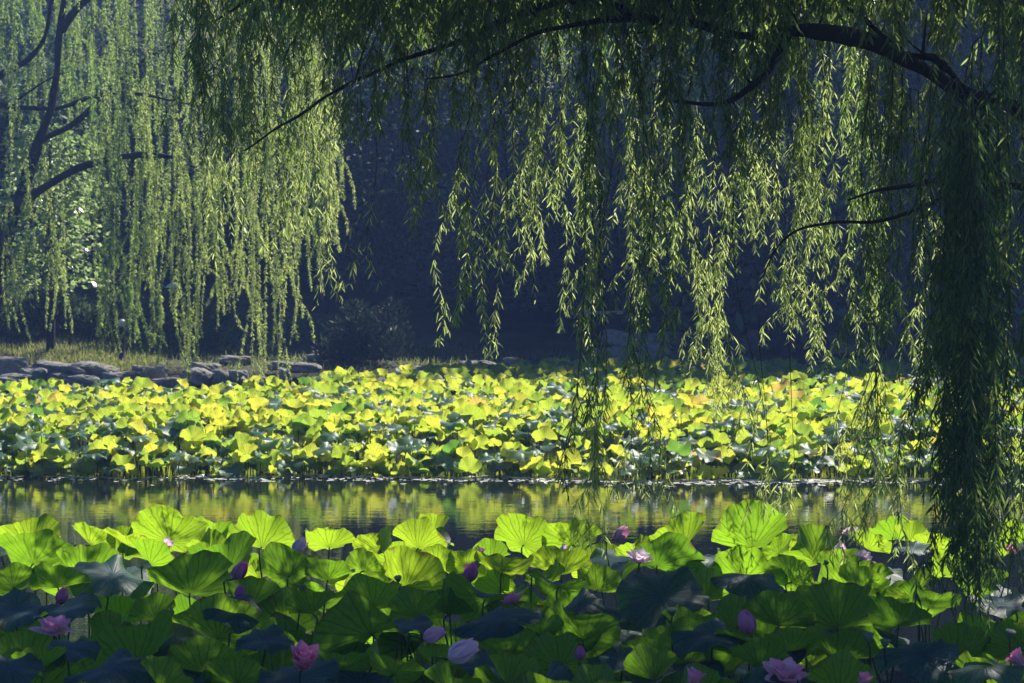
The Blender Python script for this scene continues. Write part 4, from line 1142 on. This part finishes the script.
# ------------------------------------------------------------------ boulders
def boulder(px, py, w, h, d, label, group=None, flat=1.0):
    d = d + (2.8 if px > 490 else 0)
    c = at(px, py, d)
    sx, sz = w * d / F_PX / 2, h * d / F_PX / 2 * (1.08 if px < 130 else 1)
    nu, nv = 40, 24
    th = np.linspace(0, 2 * np.pi, nu, endpoint=False)
    ph = np.linspace(-np.pi / 2, np.pi / 2, nv)
    T, Pp = np.meshgrid(th, ph)
    X, Y, Z = np.cos(T) * np.cos(Pp), np.sin(T) * np.cos(Pp), np.sin(Pp)
    q = .55
    X, Y, Z = [np.sign(a) * np.abs(a) ** q for a in (X, Y, Z)]                       # blocky
    a, b, c3 = U(0, 6.28, 3)
    nz = 1 + .11 * np.sin(2.6 * X + 2.1 * Z + a) * np.cos(2.3 * Y + b) + .08 * np.sin(5.3 * Z + 3.7 * X + c3) + .05 * np.sin(9 * Y + 7 * X + 8 * Z + a) + .035 * np.sin(15 * X - 11 * Z + b) * np.sin(13 * Y + 9 * Z + c3)
    V = np.stack([X * nz * sx, Y * nz * sx * U(.7, 1.0), Z * nz * sz], -1).reshape(-1, 3)
    V = rot_z(V, U(-.5, .5))
    V = rot_y(V, U(-.08, .08))
    j = np.arange(nu)
    k = (j + 1) % nu
    i = np.arange(nv - 1)[:, None] * nu
    Q = np.stack([i + j, i + k, i + nu + k, i + nu + j], -1).reshape(-1, 4)
    o = MB().add(V, Q).build("boulder", M["rock"], smooth=True, origin=None)
    o.location = c
    return tag(o, label, "boulder", group)


B = [(8, 369, 44, 22, 48.3, "dark boulder at the far left end of the bank"), (12, 381, 42, 12, 47.6, "low flat boulder at the water line, far left"), (34, 378, 26, 18, 47.8, "rounded boulder below the grass, second from the left end"),
     (62, 369, 58, 12, 48.4, "long flat slab under the grass edge"), (58, 381, 26, 16, 47.9, "upright pale boulder under the long slab"), (92, 372, 50, 16, 48.5, "broad boulder under the far willow's dark strand"), (82, 383, 34, 14, 47.8, "grey boulder at the lotus edge below the broad one"),
     (122, 379, 40, 14, 48.2, "boulder at the foot of the lamp bollard"), (150, 374, 34, 16, 48.6, "dark boulder behind the willow curtain"), (165, 384, 36, 12, 48.0, "low boulder behind the willow curtain at the lotus edge"), (198, 377, 30, 16, 48.4, "boulder where the longest willow strands end"),
     (205, 370, 30, 14, 49.2, "dark boulder behind the longest willow strands"), (222, 378, 18, 14, 48.2, "small round boulder left of the twin one"), (238, 377, 20, 14, 48.3, "small twin boulder under the pale slab"), (236, 360, 32, 8, 51.0, "pale flat slab lying on the bank"),
     (283, 375, 14, 13, 48.6, "small pale boulder beside the bright willow tail"), (282, 366, 26, 9, 49.6, "flat dark boulder behind the small pale one"), (316, 358, 24, 8, 51.5, "pale flat slab in the shade near the shrub"), (258, 383, 26, 12, 48.0, "boulder hidden behind the bright willow tail"),
     (305, 368, 30, 10, 49.6, "low dark boulder between the shrub and the willow tail"), (425, 370, 34, 8, 50.0, "long low stone behind the lotus, right of the shrub"), (455, 369, 26, 9, 50.2, "low stone behind the lotus under the hanging tips"), (478, 366, 34, 10, 51.0, "shaded flat stone under the middle willow tips"),
     (511, 362, 17, 9, 49.8, "whitish rounded boulder at the back of the far bed"), (530, 370, 20, 9, 50.0, "dim stone beside the whitish boulder"), (553, 363, 17, 9, 49.8, "pale grey boulder behind the far bed, right of the whitish one"), (578, 368, 26, 9, 50.2, "low stone left of the stacked boulders"),
     (622, 340, 44, 17, 52.5, "topmost block of the stacked boulders"), (660, 340, 42, 14, 52.8, "long block on top of the stack, right part"), (614, 355, 44, 16, 51.8, "dark lower block of the stacked boulders"), (658, 354, 40, 20, 51.6, "round front boulder of the stack"), (690, 358, 30, 14, 51.4, "small boulder right of the stack"),
     (730, 350, 40, 22, 52.5, "dark boulder behind the lit willow tips on the right"), (770, 345, 46, 26, 53.5, "large shaded boulder on the right bank"), (812, 335, 50, 34, 54.0, "tall shaded rock on the right bank beside the dark strands"), (850, 345, 40, 26, 53.0, "shaded rock behind the dark strands"), (890, 330, 56, 40, 54.0, "largest shaded rock on the right bank"),
     (940, 335, 46, 34, 53.5, "shaded rock behind the thick willow column"), (990, 330, 50, 36, 53.5, "shaded rock at the right border")]
for b in B:
    boulder(*b)

# pale low stone walls on the slope behind, seen as short pale lines
for (px, py, w, lab) in [(604, 311, 34, "pale low stone wall on the slope behind the stacked boulders"), (784, 308, 34, "second pale low stone wall on the slope, behind the lit willow tips")]:
    d = 57.0
    c = at(px, py, d)
    hw = w * d / F_PX / 2
    root = empty("low_wall", (c[0], d, float(ground_z(c[0], np.array(d)))), lab, "low wall")
    zt = c[2] - root.location.z

    def box(x0, x1, y0, y1, z0, z1):
        V = np.array([[x, y, z] for z in (z0, z1) for (x, y) in ((x0, y0), (x1, y0), (x1, y1), (x0, y1))])
        return V, np.array([[3, 2, 1, 0], [4, 5, 6, 7], [0, 1, 5, 4], [1, 2, 6, 5], [2, 3, 7, 6], [3, 0, 4, 7]])
    MB().add(*box(-hw, hw, -.12, .12, -.2, zt - .09)).build("wall_body", M["bark"], root, smooth=False)  # dark bark colours stand in for shade on the stone
    MB().add(*box(-hw - .05, hw + .05, -.17, .17, zt - .09, zt)).build("coping", M["pale_stone"], root, smooth=False)

# lamp bollard and garden lamp
d = 50.6
c = at(122, 372, d)
g = float(ground_z(c[0], np.array(d)))
zt = at(122, 319, d)[2] - g
root = empty("lamp_bollard", (c[0], d, g), "dark lamp bollard with pale round top on the far left bank", "lamp")
V, F = lathe([(.13, -.1), (.13, .06), (.085, .10), (.08, zt - .26), (.11, zt - .24), (.11, zt - .21), (.02, zt - .2)], 12)
MB().add(V, F).build("post", M["dark_metal"], root)
V, F = lathe([(.06, zt - .205), (.10, zt - .16), (.105, zt - .09), (.08, zt - .03), (.02, zt)], 12)
MB().add(V, F).build("lamp_shade", M["lamp_glass"], root)
d = 57
c = at(173, 350, d)
g = float(ground_z(c[0], np.array(float(d))))
zt = at(173, 282, d)[2] - g
root = empty("garden_lamp", (c[0], d, g), "garden lamp with pale cone hood glimpsed between the far willow's strands", "lamp")
V, F = lathe([(.09, -.1), (.08, .3), (.04, .35), (.035, zt - .3), (.05, zt - .28)], 10)
MB().add(V, F).build("post", M["dark_metal"], root)
V, F = lathe([(.24, zt - .17), (.235, zt - .155), (.10, zt - .05), (.02, zt)], 14)
MB().add(V, F).build("hood", M["hood"], root)
V, F = lathe([(.06, zt - .30), (.085, zt - .24), (.07, zt - .165)], 10)
MB().add(V, F).build("lamp_glass", M["lamp_glass"], root)

# ------------------------------------------------------------------ haze, light, camera
HAZE = 0.0012
if HAZE:
    V = np.array([[x, y, z] for z in (-2.2, 48) for (x, y) in ((-140, -58), (140, -58), (140, 180), (-140, 180))], float)
    m, nt, out = new_mat("haze air")
    vol = nt.nodes.new("ShaderNodeVolumePrincipled")
    vol.inputs["Color"].default_value = (0.27, 0.44, 1.0, 1)
    vol.inputs["Density"].default_value = HAZE
    vol.inputs["Anisotropy"].default_value = 0.2
    nt.links.new(vol.outputs[0], out.inputs["Volume"])
    tag(MB().add(V, np.array([[3, 2, 1, 0], [4, 5, 6, 7], [0, 1, 5, 4], [1, 2, 6, 5], [2, 3, 7, 6], [3, 0, 4, 7]])).build("haze", m, smooth=False), kind="stuff")

sc = bpy.context.scene
w = bpy.data.worlds.new("World")
sc.world = w
w.use_nodes = True
nt = w.node_tree
bg = nt.nodes["Background"]
sky = nt.nodes.new("ShaderNodeTexSky")
sky.sky_type = "NISHITA"
sky.sun_disc = False
sky.sun_elevation = SUN_EL
sky.sun_rotation = SUN_AZ
sky.air_density = 1.1
sky.dust_density = 0.4
sky.ozone_density = 5.0
clear = nt.nodes.new("ShaderNodeVectorMath")          # a clear, deep blue summer sky
clear.operation = "MULTIPLY"
clear.inputs[1].default_value = (0.76, 0.94, 1.25)
nt.links.new(sky.outputs[0], clear.inputs[0])
nt.links.new(clear.outputs[0], bg.inputs[0])
bg.inputs[1].default_value = 0.05

sun = bpy.data.lights.new("sun", "SUN")
sun.energy = 5.0
sun.angle = math.radians(0.5)
sun.color = (1.0, 0.94, 0.82)
so = bpy.data.objects.new("sun", sun)
dirv = Vector((math.sin(SUN_AZ) * math.cos(SUN_EL), math.cos(SUN_AZ) * math.cos(SUN_EL), math.sin(SUN_EL)))
so.rotation_euler = (-dirv).to_track_quat("-Z", "Y").to_euler()
so.location = (20, 25, 40)
C.objects.link(so)

cam = bpy.data.cameras.new("camera")
cam.lens = 70
cam.sensor_width = 36
cam.clip_end = 2000
cam.dof.use_dof = True
cam.dof.focus_distance = 14.5
cam.dof.aperture_fstop = 7.1
co = bpy.data.objects.new("camera", cam)
co.location = (0, 0, CAM_H)
co.rotation_euler = (math.pi / 2 - PITCH, 0, 0)
C.objects.link(co)
sc.camera = co

sc.view_settings.view_transform = "Standard"
sc.view_settings.look = "None"
sc.view_settings.gamma = 1
sc.view_settings.exposure = 0.95
sc.render.engine = "CYCLES"
sc.cycles.use_denoising = True
sc.cycles.max_bounces = 7
sc.cycles.transmission_bounces = 4
sc.cycles.volume_bounces = 0
sc.cycles.caustics_reflective = False
